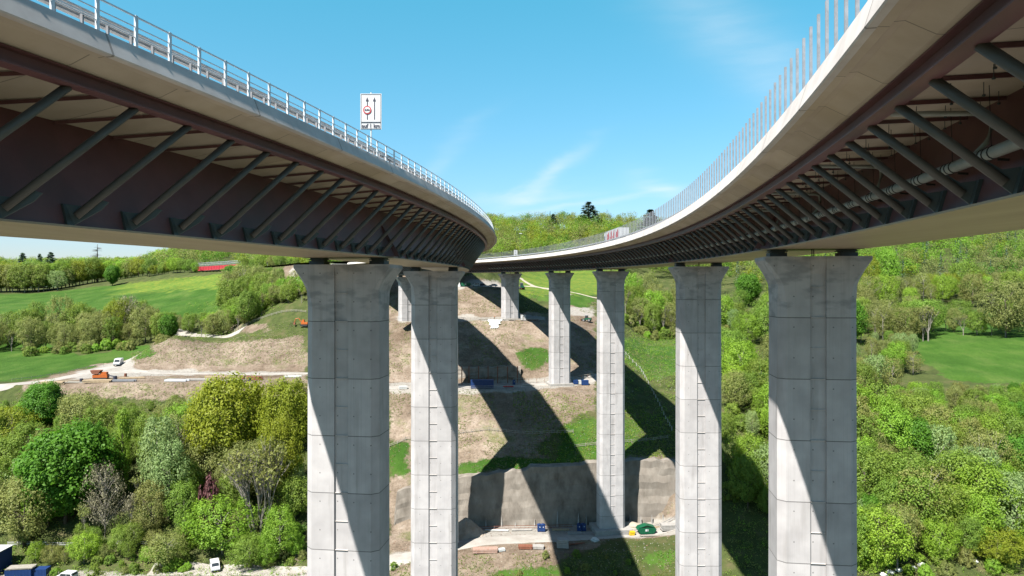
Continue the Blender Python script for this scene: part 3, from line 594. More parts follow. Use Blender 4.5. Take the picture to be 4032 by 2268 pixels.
# railing and guard rail on the left bridge
z = BL.zs['ft']
rail = MB()
for zz, w in ((.80, .035), (.55, .022), (.30, .022)):
    x = rect(BL, 5.72-w/2-.02, 5.72+w/2-.02, z+zz-w/2, z+zz+w/2, step=1.5); rail.add(x.v, x.f)
rl = rail.build('hand_railing', M['galv'], lb)
st = [-79.0+1.247*i for i in range(0, 190)]
near, far = seen100([s for s in st if s < 150], lambda s: abs(s+70))
def rpost(s):
    m, p = bframe(BL, s, 5.70, z+.41); return MB().box(p, (.05*K, .085*K, .84*K), M4=m)
for s in near: rpost(s).build('railing_post', M['galv'], rl)
mb = MB()
for s in far: x = rpost(s); mb.add(x.v, x.f)
tag(mb.build('railing_post', M['galv'], rl), kind='stuff')
def guard(b, root, off, zt, s0=S0, s1=S1):
    """steel safety barrier: two waved rails on posts"""
    g = b.side; h = .50
    pr = [(g*(off-.06), zt+h-.16), (g*(off-.02), zt+h-.12), (g*(off-.07), zt+h-.08), (g*(off-.02), zt+h-.04), (g*(off-.06), zt+h), (g*(off-.08), zt+h), (g*(off-.10), zt+h-.08), (g*(off-.08), zt+h-.16)]
    x = sweep(b, pr, s0, s1, 1.5); y = rect(b, g*(off+.1), g*(off+.2), zt+h-.02, zt+h+.005, s0=s0, s1=s1); x.add(y.v, y.f)
    y = rect(b, g*(off+.14), g*(off+.2), zt+h-.10, zt+h-.06, s0=s0, s1=s1); x.add(y.v, y.f)
    r_ = x.build('guard_rail', M['galv'], root)
    st = [s0+.4+.78*i for i in range(int((s1-s0)/.78))]
    near, far = seen100(st, lambda s: abs(s+70))
    def pst(s):
        m, p = bframe(b, s, g*(off+.06), zt+.2); return MB().box(p, (.07*K, .045*K, .42*K), M4=m)
    for s in near: pst(s).build('guard_post', M['galv2'], r_)
    mb = MB()
    for s in far: x = pst(s); mb.add(x.v, x.f)
    tag(mb.build('guard_post', M['galv2'], r_), kind='stuff')
guard(BL, lb, 5.36, z)
zr = BR.zs['ft']
guard(BR, rb, 5.0, zr)
# upright posts on the right bridge
st = [-100+.886*i*1.02 for i in range(0, 285)]
near, far = seen100([s for s in st if s < 152], lambda s: abs(s+63) if s > -68 else 100)
def npost(s):
    m, p = bframe(BR, s, -5.74, zr+.80); mb = MB()
    mb.box(p, (.014*K, .055*K, 1.56*K), M4=m)
    for q in (-1, 1): mb.box(p+m @ Vector((0, q*.030*K, 0)), (.068*K, .009*K, 1.58*K), M4=m)
    return mb
for s in near: npost(s).build('barrier_post', M['galv2'], rb)
mb = MB()
for s in far: x = npost(s); mb.add(x.v, x.f)
tag(mb.build('barrier_post', M['galv2'], rb), kind='stuff')
# far edges: plain railings
for b, root, q in ((BR, rb, 5.74), (BL, lb, -5.74)):
    mb = MB()
    for zz in (.78, .4):
        x = rect(b, q-.015, q+.015, b.zs['ft']+zz-.015, b.zs['ft']+zz+.015, step=2); mb.add(x.v, x.f)
    for i in range(160):
        m, p = bframe(b, S0+1+i*1.68, q, b.zs['ft']+.4); mb.box(p, (.04*K, .06*K, .8*K), M4=m)
    mb.build('hand_railing', M['galv'], root)
# drain pipe under the right bridge
def along(b, off, zz, s0, s1, step=1.0):
    n = int((s1-s0)/step); return [BP(b, s0+(s1-s0)*i/n, off, zz) for i in range(n+1)]
pp = MB().tube(along(BR, -2.62, 3.86, -100, 120), .135*K, 14).build('drain_pipe', M['pipe'], rb, smooth=True)
rg = MB()
for i in range(-18, 60):
    s = RPH+2.055*i+.7
    for ds in (0, .28, .5): rg.tube([BP(BR, s+ds, -2.62, 3.86), BP(BR, s+ds+.035, -2.62, 3.86)], .15*K, 14)
    rg.bar(BP(BR, s+.14, -2.62, 3.98), BP(BR, s+.14, -2.66, 5.33), .012*K)
    rg.bar(BP(BR, s+.14, -2.5, 3.72), BP(BR, s+.14, -2.28, 3.70), .05*K)
tag(rg.build('pipe_clamp', M['black'], pp), kind='stuff')
for i in range(-5, 20):
    s = -63.0+7.8*i
    if s < -80 or s > 110: continue
    MB().tube([BP(BR, s, -4.35, 5.02), BP(BR, s, -4.35, 4.98), BP(BR, s, -2.45, 4.9), BP(BR, s, -2.28, 4.82), BP(BR, s, -2.26, 4.6), BP(BR, s+.1, -2.34, 4.25), BP(BR, s+.35, -2.55, 3.95)], .062*K, 8).build('branch_pipe', M['pipe'], rb, smooth=True)
hg = MB()
for i in range(-20, 55):
    s = RPH+2.055*i
    for ds, o in ((.0, 2.35), (.5, 2.9), (1.1, 3.3), (1.5, 2.2), (.3, 3.6)):
        zt = BR.zs['wt']-(o-1.75)*.042
        hg.bar(BP(BR, s+ds, -o, zt), BP(BR, s+ds, -o, zt-.26), .012*K); hg.box(BP(BR, s+ds, -o, zt-.28), (.05*K, .05*K, .04*K))
tag(hg.build('pipe_hanger', M['gusset'], rb), kind='stuff')

# ------------------------------------------------------------------ piers
def pier_shaft(hgt_u, wide=4.26, cap=5.75):
    D = 2.72; bx0, by0 = .42, .36; gw, gd = .44, .13
    lv = [(0.0, 1.0), (-.20, 1.0)]
    for i in range(1, 13):
        t = i/12; lv.append((-.20-2.35*t, None))
    lv += [(-3.0, 0), (-5.0, 0)]; zz = -8.0
    while zz > -hgt_u+2: lv.append((zz, 0)); zz -= 3.4
    lv.append((-hgt_u, 0))
    rings = []
    for zc, e in lv:
        if e is None:
            t = (-.20-zc)/2.35; e = max(0.0, (1-t/.62))**1.35; eb = max(0.0, 1-t)**1.0
        else: eb = e
        W_ = wide+(cap-wide)*e+(0.004*max(0, -zc-3)); bx = bx0*(1-eb)+.02*eb; by = by0*(1-eb)+.02*eb
        # in the head the front face widens faster than the flank
        w, d = W_/2, D/2
        g_ = gd*min(1.0, max(0.05, -zc/1.0)) if zc > -1 else gd
        R_ = [(-w, -d+by), (-w+bx, -d), (-gw, -d), (-gw+.03, -d+g_), (gw-.03, -d+g_), (gw, -d), (w-bx, -d), (w, -d+by),
              (w, d-by), (w-bx, d), (gw, d), (gw-.03, d-g_), (-gw+.03, d-g_), (-gw, d), (-w+bx, d), (-w, d-by)]
        rings.append([(x*K, y*K, zc*K) for x, y in R_])
    mb = MB(); n = 16
    for r_ in rings: mb.v += r_
    for i in range(len(rings)-1):
        for j in range(n): mb.f.append((i*n+j, i*n+(j+1) % n, (i+1)*n+(j+1) % n, (i+1)*n+j))
    mb.f.append(tuple(range(n))[::-1]); mb.f.append(tuple((len(rings)-1)*n+j for j in range(n)))
    return mb
def make_pier(b, s, base, label, dx=0.0, wide=4.26, cap=5.75):
    th = s/300; p = BP(b, s, dx, b.zs['wb']-.44)
    top = p.z; h = top/K-base
    root = thing('bridge_pier', label, 'pier', (p.x, p.y, base*K), th, 'tall concrete piers carrying the two bridges')
    sh = pier_shaft(h, wide, cap).build('shaft', M['pier'], root); sh.location = (0, 0, top-base*K)
    i = 1
    while i*1.723 < h-1:
        zc = -i*1.723; mb = MB()
        if i % 2 == 0: mb.box((0, (-1.36+.105)*K, zc*K), (.80*K, .10*K, .030*K))
        else: mb.box((0, (-1.36+.11)*K, zc*K), (.80*K, .08*K, .02*K)); 
        mb.build('ledge', M['cap_concrete'], sh); i += 1
    for q in (-1, 1):
        bm = MB().box((q*1.93*K, 0, .13*K), (.95*K, .95*K, .262*K)).box((q*1.93*K, 0, .285*K), (.74*K, .74*K, .05*K)).box((q*1.93*K, 0, .335*K), (1.0*K, 1.0*K, .05*K)).box((q*1.93*K, 0, .40*K), (.86*K, .86*K, .08*K))
        o = bm.build('bearing', M['bearing'], root); o.location = (0, 0, top-base*K)
    if b is BR:
        o = MB().tube([(-.05*K, -.3*K, -.02*K), (-.05*K, -.3*K, .45*K)], .03*K, 6).tube([(.05*K, -.3*K, -.02*K), (.05*K, -.3*K, .45*K)], .03*K, 6).build('drain_pipe', M['gusset'], root); o.location = (0, 0, top-base*K)
    return root
lab = ['nearest pier of the right bridge, tallest grey concrete one, rightmost in the picture', 'second pier of the right bridge, just left of its nearest pier',
       'third pier of the right bridge, standing on the pad before the big retaining wall', 'fourth pier of the right bridge, standing on the middle terrace beside the blue boxes', 'short fifth pier of the right bridge, on the upper terrace by the abutment']
bases = [-48.5, -48.5, -40.8, -20.6, -8.1]
for s, bz, l in zip(PR, bases, lab): make_pier(BR, s, bz, l)
lab = ['nearest pier of the left bridge, massive grey concrete, in front of the wooded slope', 'second pier of the left bridge, just right of the massive nearest one',
       'third pier of the left bridge, hidden behind the second left pier', 'fourth pier of the left bridge, hidden behind the second left pier near the middle terrace', 'far pier of the left bridge, seen in the gap between the two nearest left piers']
for i, (s, bz, l) in enumerate(zip(PL, [-48.5, -48.5, -41.0, -20.8, -8.1], lab)):
    if i in (2, 3): l = 'pier of the left bridge almost hidden behind its second pier'
    make_pier(BL, s, bz, l, dx=(-0.9 if i == 2 else -.06), wide=4.50, cap=6.05)
# foundation pad with wooden edge under the third right pier
def pad(s, b, z0, z1, w, d, label):
    p = BP(b, s, 0, 0); o = MB().box((0, 0, 0), (w*K, d*K, (z1-z0)*K)).build('foundation_pad', M['slab']); o.location = (p.x, p.y, (z0+z1)/2*K); o.rotation_euler = (0, 0, s/300)
    tag(o, label, 'foundation')
pad(PR[2], BR, -42.2, -40.5, 6.4, 4.6, 'concrete pad under the pier before the retaining wall')
pad(PR[3], BR, -22.5, -20.5, 5.2, 3.6, 'concrete pad under the pier beside the blue boxes')
pad(PR[4], BR, -9.5, -8.0, 5.2, 3.6, 'concrete pad under the short pier near the abutment')

# ------------------------------------------------------------------ motorway beyond the bridges, abutment, walls
def arc_strip(name, r0, r1, s0, s1, zf, m, thick=0, kind='structure'):
    mb = MB(); n = 60
    for i in range(n+1):
        th = (s0+(s1-s0)*i/n)/300
        for r_ in (r0, r1): mb.v.append(((CX+r_*math.cos(th))*K, (CY+r_*math.sin(th))*K, zf(s0+(s1-s0)*i/n)*K))
    for i in range(n): mb.f.append((2*i, 2*i+1, 2*i+3, 2*i+2))
    return tag(mb.build(name, m, fix=False), kind=kind)
zm = lambda s: 6.15+.0135*min(s, 200)-.014*max(s-200, 0)
def embankment():
    return arc_strip('embankment', 262.5, 310.5, S1+1.5, 300, lambda s: zm(s)+.04, M['verge'])
embankment()
arc_strip('motorway', 266.5, 278.5, S1+.2, 303, lambda s: zm(s)+.18, M['asphalt']); arc_strip('motorway', 294.5, 306, S1+.2, 303, lambda s: zm(s)+.30, M['asphalt'])
def radial_box(name, m, r0, r1, s, thick, z0, z1, parent=None):
    mb = MB(); V = []
    for ds in (0, thick):
        for r_ in (r0, r1):
            th = (s+ds)/300
            for zz in (z0, z1): V.append(((CX+r_*math.cos(th))*K, (CY+r_*math.sin(th))*K, zz*K))
    mb.add(V, [(0, 1, 3, 2), (4, 6, 7, 5), (0, 4, 5, 1), (2, 3, 7, 6), (1, 5, 7, 3), (0, 2, 6, 4)])
    return mb
ab = thing('bridge_abutment', 'grey ribbed abutment wall below the far end of the bridges, behind the parked vehicles', 'abutment', ((CX+287*math.cos(S1/300))*K, (CY+287*math.sin(S1/300))*K, 0))
inv = Matrix.Translation(-ab.location)
def kid(mb, name, m):
    mb.v = [tuple(Vector(v)-ab.location) for v in mb.v]; return mb.build(name, m, ab)
kid(radial_box('', None, 262, 312, S1+1.2, 1.5, -2.5, 7.6), 'wall', M['slab'])
mb = MB()
for i in range(24):
    x = radial_box('', None, 263+i*2.05, 263.42+i*2.05, S1+.75, .42, -1.5, 6.3); mb.add(x.v, x.f)
kid(mb, 'ribs', M['cap_concrete'])
# red noise wall along the motorway, far left
def noise_wall(s0, s1, r_, z0, label):
    root = thing('noise_barrier', label, 'noise barrier', ((CX+r_*math.cos(s0/300))*K, (CY+r_*math.sin(s0/300))*K, zm(s0)*K))
    def pt(s, dz): return Vector(((CX+r_*math.cos(s/300))*K, (CY+r_*math.sin(s/300))*K, (zm(s)+z0+dz)*K))-root.location
    n = int((s1-s0)/2.2)
    for i in range(n):
        a = s0+(s1-s0)*i/n; c = s0+(s1-s0)*(i+1)/n
        mb = MB(); p0 = pt(a+.08, .35); p1 = pt(c-.08, .35); d = (p1-p0).normalized(); nn = Vector((-d.y, d.x, 0))*.12
        h = Vector((0, 0, 1.75*K)); mb.add([p0-nn, p1-nn, p1+nn, p0+nn, p0-nn+h, p1-nn+h, p1+nn+h, p0+nn+h], [(0, 1, 2, 3), (4, 5, 6, 7), (0, 1, 5, 4), (1, 2, 6, 5), (2, 3, 7, 6), (3, 0, 4, 7)])
        mb.build('panel', M['redwall'], root)
    mb = MB()
    for i in range(n*3+1):
        s = s0+(s1-s0)*i/(n*3); mb.bar(pt(s, 2.1), pt(s, 3.6), .12, .12)
    mb.bar(pt(s0, 3.6), pt(s1, 3.6), .1); mb.bar(pt(s0, 2.85), pt(s1, 2.85), .1); mb.build('upper_posts', M['galv'], root)
    MB().bar(pt(s0, .17), pt(s1, .17), .5, .6).build('plinth', M['cap_concrete'], root)
noise_wall(259, 298, 264.3, -.2, 'red noise barrier with grey posts on top beside the motorway, far left')

def wall_obj(name, label, stations, m, thick, cat, post=None):
    """stations: (px, Y, zbase, ztop)"""
    P = []
    for (a, b_) in zip(stations[:-1], stations[1:]):
        n = max(1, int(abs(b_[0]-a[0])/6))
        for i in range(n):
            t = i/n; P.append([a[k]+(b_[k]-a[k])*t for k in range(4)])
    P.append(list(stations[-1])); mb = MB(); rows = 10
    root = thing(name, label, cat, site(stations[0][0], stations[0][1])*1.0)
    for i, (px, Y, z0, z1) in enumerate(P):
        x = (px-1288)/FZ*Y; jt = .55*float(vnoise(np.array([x*.9]), np.array([3.3]))[0])
        for k in range(rows+1):
            t = k/rows; b_ = .35*float(vnoise(np.array([x*.35+k*.7]), np.array([k*.55]))[0])
            mb.v.append((x*K-root.location.x, (Y+b_+t*1.0)*K-root.location.y, (z0+(z1+jt-z0)*t)*K-root.location.z))
        mb.v.append((x*K-root.location.x, (Y+thick)*K-root.location.y, (z1+jt)*K-root.location.z))
        mb.v.append((x*K-root.location.x, (Y+thick)*K-root.location.y, z0*K-root.location.z))
    m_ = rows+3
    for i in range(len(P)-1):
        for j in range(m_-1): mb.f.append((i*m_+j, i*m_+j+1, (i+1)*m_+j+1, (i+1)*m_+j))
    mb.f.append(tuple(range(m_))); mb.f.append(tuple((len(P)-1)*m_+j for j in range(m_)))
    mb.build('wall_face', m, root, smooth=False); return root
rw = wall_obj('retaining_wall', 'tall stained shotcrete retaining wall behind the lower gravel road', [(1118,121.3,-42.5,-33.6),(1160,121.5,-42.5,-33.0),(1240,121.6,-42.5,-32.6),(1325,121.7,-42.5,-32.0),(1335,121.7,-42.5,-31.5),(1480,121.8,-42.5,-30.9),(1600,122,-42.5,-30.4),(1720,122.2,-42.5,-30.6)], M['shotcrete'], 3.4, 'retaining wall')
mb = MB()   # protruding drains / pale streak fins at the foot
rnd = random.Random(3)
for px in (1190, 1222, 1262, 1296, 1345, 1402, 1455, 1475, 1585, 1612, 1640, 1668, 1692):
    x = (px-1288)/FZ*121.6*K-rw.location.x; h = rnd.uniform(1.6, 5.0); w = rnd.uniform(.25, .5)
    mb.add([(x-w, 121.3*K-rw.location.y, -42.3*K-rw.location.z), (x+w, 121.3*K-rw.location.y, -42.3*K-rw.location.z), (x+.05, 121.75*K-rw.location.y, (-42.3)*K+h+1.2-rw.location.z), (x-w, 123*K-rw.location.y, -42.3*K-rw.location.z), (x+w, 123*K-rw.location.y, -42.3*K-rw.location.z)],
           [(0, 1, 2), (0, 2, 3), (1, 4, 2), (0, 3, 4, 1), (3, 2, 4)])
mb.build('wall_buttresses', M['slab'], rw)
wall_obj('retaining_wall', 'short end piece of retaining wall with a broken dark edge, seen between the two left piers', [(990,120.4,-43,-39),(996,120.6,-43,-35.4),(1034,121,-42.6,-34.6),(1100,121.3,-42.6,-33.6)], M['shotcrete'], 2.5, 'retaining wall')
uw = wall_obj('pile_wall', 'dark pile wall with upright steel posts at the back of the middle terrace', [(1100,156.2,-22,-17.8),(1200,156.4,-22,-17.6),(1310,156.6,-22,-17.5)], M['shotcrete'], 2.0, 'retaining wall')
for px in (1162, 1180, 1204, 1228, 1252, 1277, 1302):
    x = (px-1288)/FZ*156*K; MB().box((x-uw.location.x, 155.7*K-uw.location.y, -19.4*K-uw.location.z), (.35, .35, 4.2*K)).build('steel_post', M['rust'], uw)
wall_obj('pile_wall', 'dark retaining wall behind the pier on the middle terrace', [(1425,161,-21,-18.3),(1500,162.5,-20.8,-18.2)], M['shotcrete'], 1.5, 'retaining wall')

# ------------------------------------------------------------------ vegetation
def leaf_quads(P, Nrm, size, rng, up=0.0, jit=.36):
    """one quad per point, facing roughly Nrm"""
    n = len(P); Nn = Nrm+rng.normal(0, jit, (n, 3)); Nn[:, 2] += up; Nn /= np.linalg.norm(Nn, axis=1)[:, None]+1e-9
    a = rng.normal(0, 1, (n, 3)); a -= Nn*(a*Nn).sum(1)[:, None]; a /= np.linalg.norm(a, axis=1)[:, None]+1e-9
    b = np.cross(Nn, a); s = (size*rng.uniform(.6, 1.35, n))[:, None]/2; a = a*s; b = b*s*rng.uniform(.55, 1, n)[:, None]
    V = np.stack([P-a, P-b*.9, P+a, P+b*.9], 1).reshape(-1, 3)
    return V
def sphere_pts(n, rng):
    p = rng.normal(0, 1, (n, 3)); return p/np.linalg.norm(p, axis=1)[:, None]
def crown(kind, seed, nclump, per, leaf_s):
    """crown of unit height 1 (base 0), returns leaf verts and clump centres"""
    rng = np.random.RandomState(seed); C = []; Rr = []
    prof = dict(round=lambda t: .40*math.sqrt(max(.02, 1-((t-.60)/.40)**2)) if t > .2 else .05, oak=lambda t: .46*math.sqrt(max(.02, 1-((t-.58)/.44)**2)), airy=lambda t: .33*math.sqrt(max(.02, 1-((t-.62)/.42)**2)),
                column=lambda t: .17*math.sqrt(max(.02, 1-((t-.56)/.46)**2)), shrub=lambda t: .62*math.sqrt(max(.02, 1-((t-.35)/.66)**2)))[kind]
    lob = rng.uniform(0, 6.28, 3); base = {'round': .16, 'oak': .2, 'airy': .24, 'column': .14, 'shrub': .03}[kind]
    for i in range(nclump):
        t = rng.uniform(base, .97); a = rng.uniform(0, 6.283)
        r = prof(t)*(1+.20*math.sin(2*a+lob[0])+.16*math.sin(3*a+lob[1]+5*t)); r *= rng.uniform(.35, 1.0)**.5
        C.append((r*math.cos(a), r*math.sin(a), t)); Rr.append(rng.uniform(.042, .095)*(1.45 if kind == 'shrub' else 1)*(.8 if kind in ('airy', 'column') else 1.1))
    C = np.array(C); Rr = np.array(Rr); V = []
    for c, r in zip(C, Rr):
        n = int(per*(r/.085)**1.3); d = sphere_pts(n, rng); d[:, 2] = d[:, 2]*.95+.12
        P = c+d*r*np.array([1.0, 1.0, 1.12])*(rng.uniform(.10, 1.0, n)**.45*1.12)[:, None]; P[:, 2] -= (d[:, 0]**2+d[:, 1]**2)*r*.25
        V.append(leaf_quads(P, d+np.array([c[0], c[1], .1])*1.2, leaf_s, rng, .25))
    n = int(nclump*per*.22); t = rng.uniform(base+.03, .96, n); a = rng.uniform(0, 6.283, n); q = np.array([prof(x) for x in t])*rng.uniform(.2, 1.02, n)**.5
    q *= 1+.20*np.sin(2*a+lob[0])+.16*np.sin(3*a+lob[1]+5*t); P = np.stack([q*np.cos(a), q*np.sin(a), t], 1)
    V.append(leaf_quads(P, np.stack([np.cos(a), np.sin(a), np.full(n, .6)], 1), leaf_s, rng, .2))
    return np.concatenate(V), C
def trunk_mesh(C, seed, h_m, thick, n_limb, kind, twigs=0):
    rng = random.Random(seed); mb = MB(); top = .72 if kind != 'column' else .85; lean = (rng.uniform(-.03, .03), rng.uniform(-.03, .03))
    pts = [(lean[0]*t*h_m, lean[1]*t*h_m, t*h_m) for t in (-.05, .15, .35, .55, top)]
    mb.tube(pts, [thick*1.25, thick, thick*.8, thick*.5, thick*.2], 6)
    idx = sorted(range(len(C)), key=lambda i: -abs(C[i][0])-abs(C[i][1])); rng.shuffle(idx)
    for i in idx[:n_limb]:
        c = C[i]; t0 = max(.14, min(top-.1, c[2]-.12-abs(c[0])*.6)); s = Vector((lean[0]*t0*h_m, lean[1]*t0*h_m, t0*h_m)); e = Vector(c)*h_m
        mid = s.lerp(e, .5)+Vector((0, 0, .04*h_m)); mb.tube([s, mid, e], [thick*.42, thick*.26, thick*.07], 4, caps=False)
        for _ in range(twigs):
            q = mid.lerp(e, rng.random()); w = q+Vector((rng.uniform(-1, 1), rng.uniform(-1, 1), rng.uniform(0, 1)))*.09*h_m; mb.tube([q, w], [thick*.09, thick*.03], 3, caps=False)
    return mb
QF = lambda n: np.arange(n*4, dtype=np.int32).reshape(-1, 4)
PROTO = {}
HIDE = []
def make_proto(key, name, kind, seed, leafm, h=12.0, ncl=80, per=34, ls=.5, nl=12, thick=.22, barkm='bark', twigs=0):
    V, C = crown(kind, seed, ncl, per, ls/h)
    V = V*h; root = thing(name, '', '')
    mb = trunk_mesh(C, seed, h, thick, nl, kind, twigs); t = mb.build('trunk', M[barkm], root, smooth=True, fix=False)
    c = np_obj('crown', V, QF(len(V)//4), M[leafm], root); PROTO[key] = (root, h)
def bare_tree(key, seed, h=12.0, leafm=None, barkm='greybark', stems=1, depth=5, spread=.5):
    rng = random.Random(seed); mb = MB(); tips = []
    def grow(p, d, L_, r, k):
        e = p+d*L_; m_ = (p+e)/2+Vector((rng.uniform(-1, 1), rng.uniform(-1, 1), 0))*L_*.06
        mb.tube([p, m_, e], [r, r*.85, r*.68], 5 if k > 2 else 3, caps=False)
        if k == 0: tips.append(e); return
        for _ in range(3 if k > 1 else 4):
            a = Vector((rng.gauss(0, 1), rng.gauss(0, 1), rng.gauss(0, .5))); nd = (d+a.normalized()*spread*rng.uniform(.5, 1.1)+Vector((0, 0, .12))).normalized()
            grow(p.lerp(e, rng.uniform(.55, 1)), nd, L_*rng.uniform(.62, .82), max(.022, r*.56), k-1)
    for i in range(stems):
        a = 6.283*i/stems; d = Vector((math.cos(a)*.28, math.sin(a)*.28, 1)).normalized() if stems > 1 else Vector((0, 0, 1))
        grow(Vector((math.cos(a)*.4, math.sin(a)*.4, -.3)) if stems > 1 else Vector((0, 0, -.3)), d, h*(.26 if stems == 1 else .30), .2 if stems == 1 else .12, depth if stems == 1 else depth-1)
    root = thing('bare_tree', '', ''); mb.build('trunk', M[barkm], root, fix=False)
    if leafm:
        r2 = np.random.RandomState(seed); T = np.array([tuple(t) for t in tips]); P = np.repeat(T, 3, 0)+r2.normal(0, .28, (len(T)*3, 3))
        np_obj('crown', leaf_quads(P, r2.normal(0, 1, P.shape), .30, r2), QF(len(P)), M[leafm], root)
    PROTO[key] = (root, h)
def spruce(key, seed, h=14.0, w=.19, dead=False):
    rng = np.random.RandomState(seed); P = []; Nn = []
    for t in np.linspace(.06, .985, 34):
        r = w*(1-t)**.85*rng.uniform(.8, 1.15)+.008; n = int(10+170*r)
        a = rng.uniform(0, 6.283, n); q = rng.uniform(.25, 1, n)**.6*r*(1+.22*np.sin(a*5+t*40)); P.append(np.stack([q*np.cos(a), q*np.sin(a), t-q*.28+rng.normal(0, .006, n)], 1)); Nn.append(np.stack([np.cos(a)*.5, np.sin(a)*.5, np.ones(n)], 1))
    P = np.concatenate(P)*h; Nn = np.concatenate(Nn); root = thing('spruce_tree', '', '')
    mb = MB().tube([(0, 0, -.5), (0, 0, h*.5), (0, 0, h*.97)], [.22, .14, .03], 6)
    if dead:
        r2 = random.Random(seed)
        for i in range(90):
            t = r2.uniform(.25, .97); a = r2.uniform(0, 6.28); L_ = w*1.1*(1-t)**.6*h; mb.tube([(0, 0, t*h), (math.cos(a)*L_, math.sin(a)*L_, t*h-L_*.12)], [.06, .02], 3, caps=False)
    mb.build('trunk', M['bark'], root, fix=False)
    if not dead: np_obj('crown', leaf_quads(P, Nn, .75, rng), QF(len(P)), M['leaf_spruce'], root)
    PROTO[key] = (root, h)
for i, (k, kd, lm, n_, ls) in enumerate([('mid0', 'oak', 'leaf_mid', 95, .5), ('mid1', 'round', 'leaf_mid', 90, .5), ('mid2', 'airy', 'leaf_mid', 85, .48), ('bri0', 'oak', 'leaf_bright', 90, .5), ('bri1', 'round', 'leaf_bright', 90, .5),
        ('oli0', 'oak', 'leaf_olive', 90, .46), ('oli1', 'airy', 'leaf_olive', 80, .42), ('oli2', 'round', 'leaf_olive', 85, .45), ('yel0', 'oak', 'leaf_yellow', 95, .48), ('pal0', 'airy', 'leaf_pale', 90, .5), ('col0', 'column', 'leaf_bright', 60, .45)]):
    make_proto(k, {'airy': 'airy_tree', 'column': 'columnar_tree', 'oak': 'spreading_tree'}.get(kd, 'broadleaf_tree'), kd, 11+i, lm, ncl=int(n_*1.6), per=62 if kd != 'airy' else 44, ls=ls*.68, barkm='bark' if i % 3 else 'greybark', nl=14, twigs=2)  # named by crown shape alone; all are broadleaf trees of unknown species
make_proto('dark0', 'maple_tree', 'round', 41, 'leaf_dark', ncl=260, per=80, ls=.36)
make_proto('dark1', 'maple_tree', 'round', 42, 'leaf_dark', ncl=260, per=80, ls=.36)
make_proto('yelbig', 'spreading_tree', 'oak', 43, 'leaf_yellow', ncl=250, per=75, ls=.33, nl=22, thick=.3)
make_proto('brn0', 'broadleaf_tree', 'oak', 44, 'leaf_brown', ncl=90, per=34, ls=.30, nl=46, barkm='greybark', twigs=8)
make_proto('shr0', 'shrub', 'shrub', 51, 'leaf_mid', h=4, ncl=46, per=80, ls=.27, nl=6, thick=.06)
make_proto('shr1', 'shrub', 'shrub', 52, 'leaf_olive', h=4, ncl=46, per=60, ls=.27, nl=8, thick=.06)
make_proto('shr2', 'shrub', 'shrub', 53, 'leaf_bright', h=4, ncl=46, per=80, ls=.27, nl=6, thick=.06)
make_proto('shrp', 'shrub', 'shrub', 54, 'leaf_purple', h=4, ncl=44, per=36, ls=.38, nl=8, thick=.06)
bare_tree('bare0', 61, leafm='leaf_olive'); bare_tree('bare1', 62, leafm='leaf_brown', spread=.6); bare_tree('bare2', 63, leafm='leaf_olive', spread=.4)
bare_tree('baresh', 64, leafm='leaf_olive', stems=7, depth=5, spread=.42)
spruce('spr0', 71); spruce('spr1', 72, w=.22); spruce('dead', 73, w=.17, dead=True)
NT = {'n': 0}
used = set()
def tree(key, px, Y, h_u, label, group=None, cat='tree', wide=1.0, sink=.1, name=None):
    root, ph = PROTO[key]; h = h_u*K; s = h/ph; p = site(px, Y, -sink); rz = random.random()*6.283
    sc = (s*wide, s*wide, s)
    if key in used: o = dup(root, p, rz, label, group, sc)
    else:
        o = root; used.add(key); o.location = p; o.rotation_euler = (0, 0, rz); o.scale = sc; o['label'] = label
        if group: o['group'] = group
    if not group and 'group' in o: del o['group']
    o['category'] = cat; NT['n'] += 1
    return o
def hero(key, px, py_top, Y, w_px, label, cat='tree'):
    """a tree whose top stands at a measured height"""
    zt = -(py_top-HZ)/FZ*Y; zg = H((px-1288)/FZ*Y, Y); h = max(1.5, zt-zg)
    w = w_px/FZ*Y; nat = {'ro': .82, 'oa': .95, 'ai': .7, 'co': .36}
    base = {'dark0': .84, 'dark1': .84, 'yelbig': .95, 'pal0': .68, 'col0': .36, 'baresh': .9, 'mid0': .95, 'mid1': .84, 'bri0': .95, 'bri1': .84, 'oli0': .95, 'oli1': .68, 'oli2': .84, 'yel0': .95, 'brn0': .95, 'shrp': 1.25, 'shr0': 1.25, 'shr1': 1.25, 'shr2': 1.25, 'spr0': .36, 'spr1': .42, 'dead': .34, 'bare0': .8, 'bare1': .9, 'bare2': .7, 'mid2': .68}[key]
    return tree(key, px, Y, h, label, None, cat, wide=w/(h*base))
random.seed(7)
HP = []
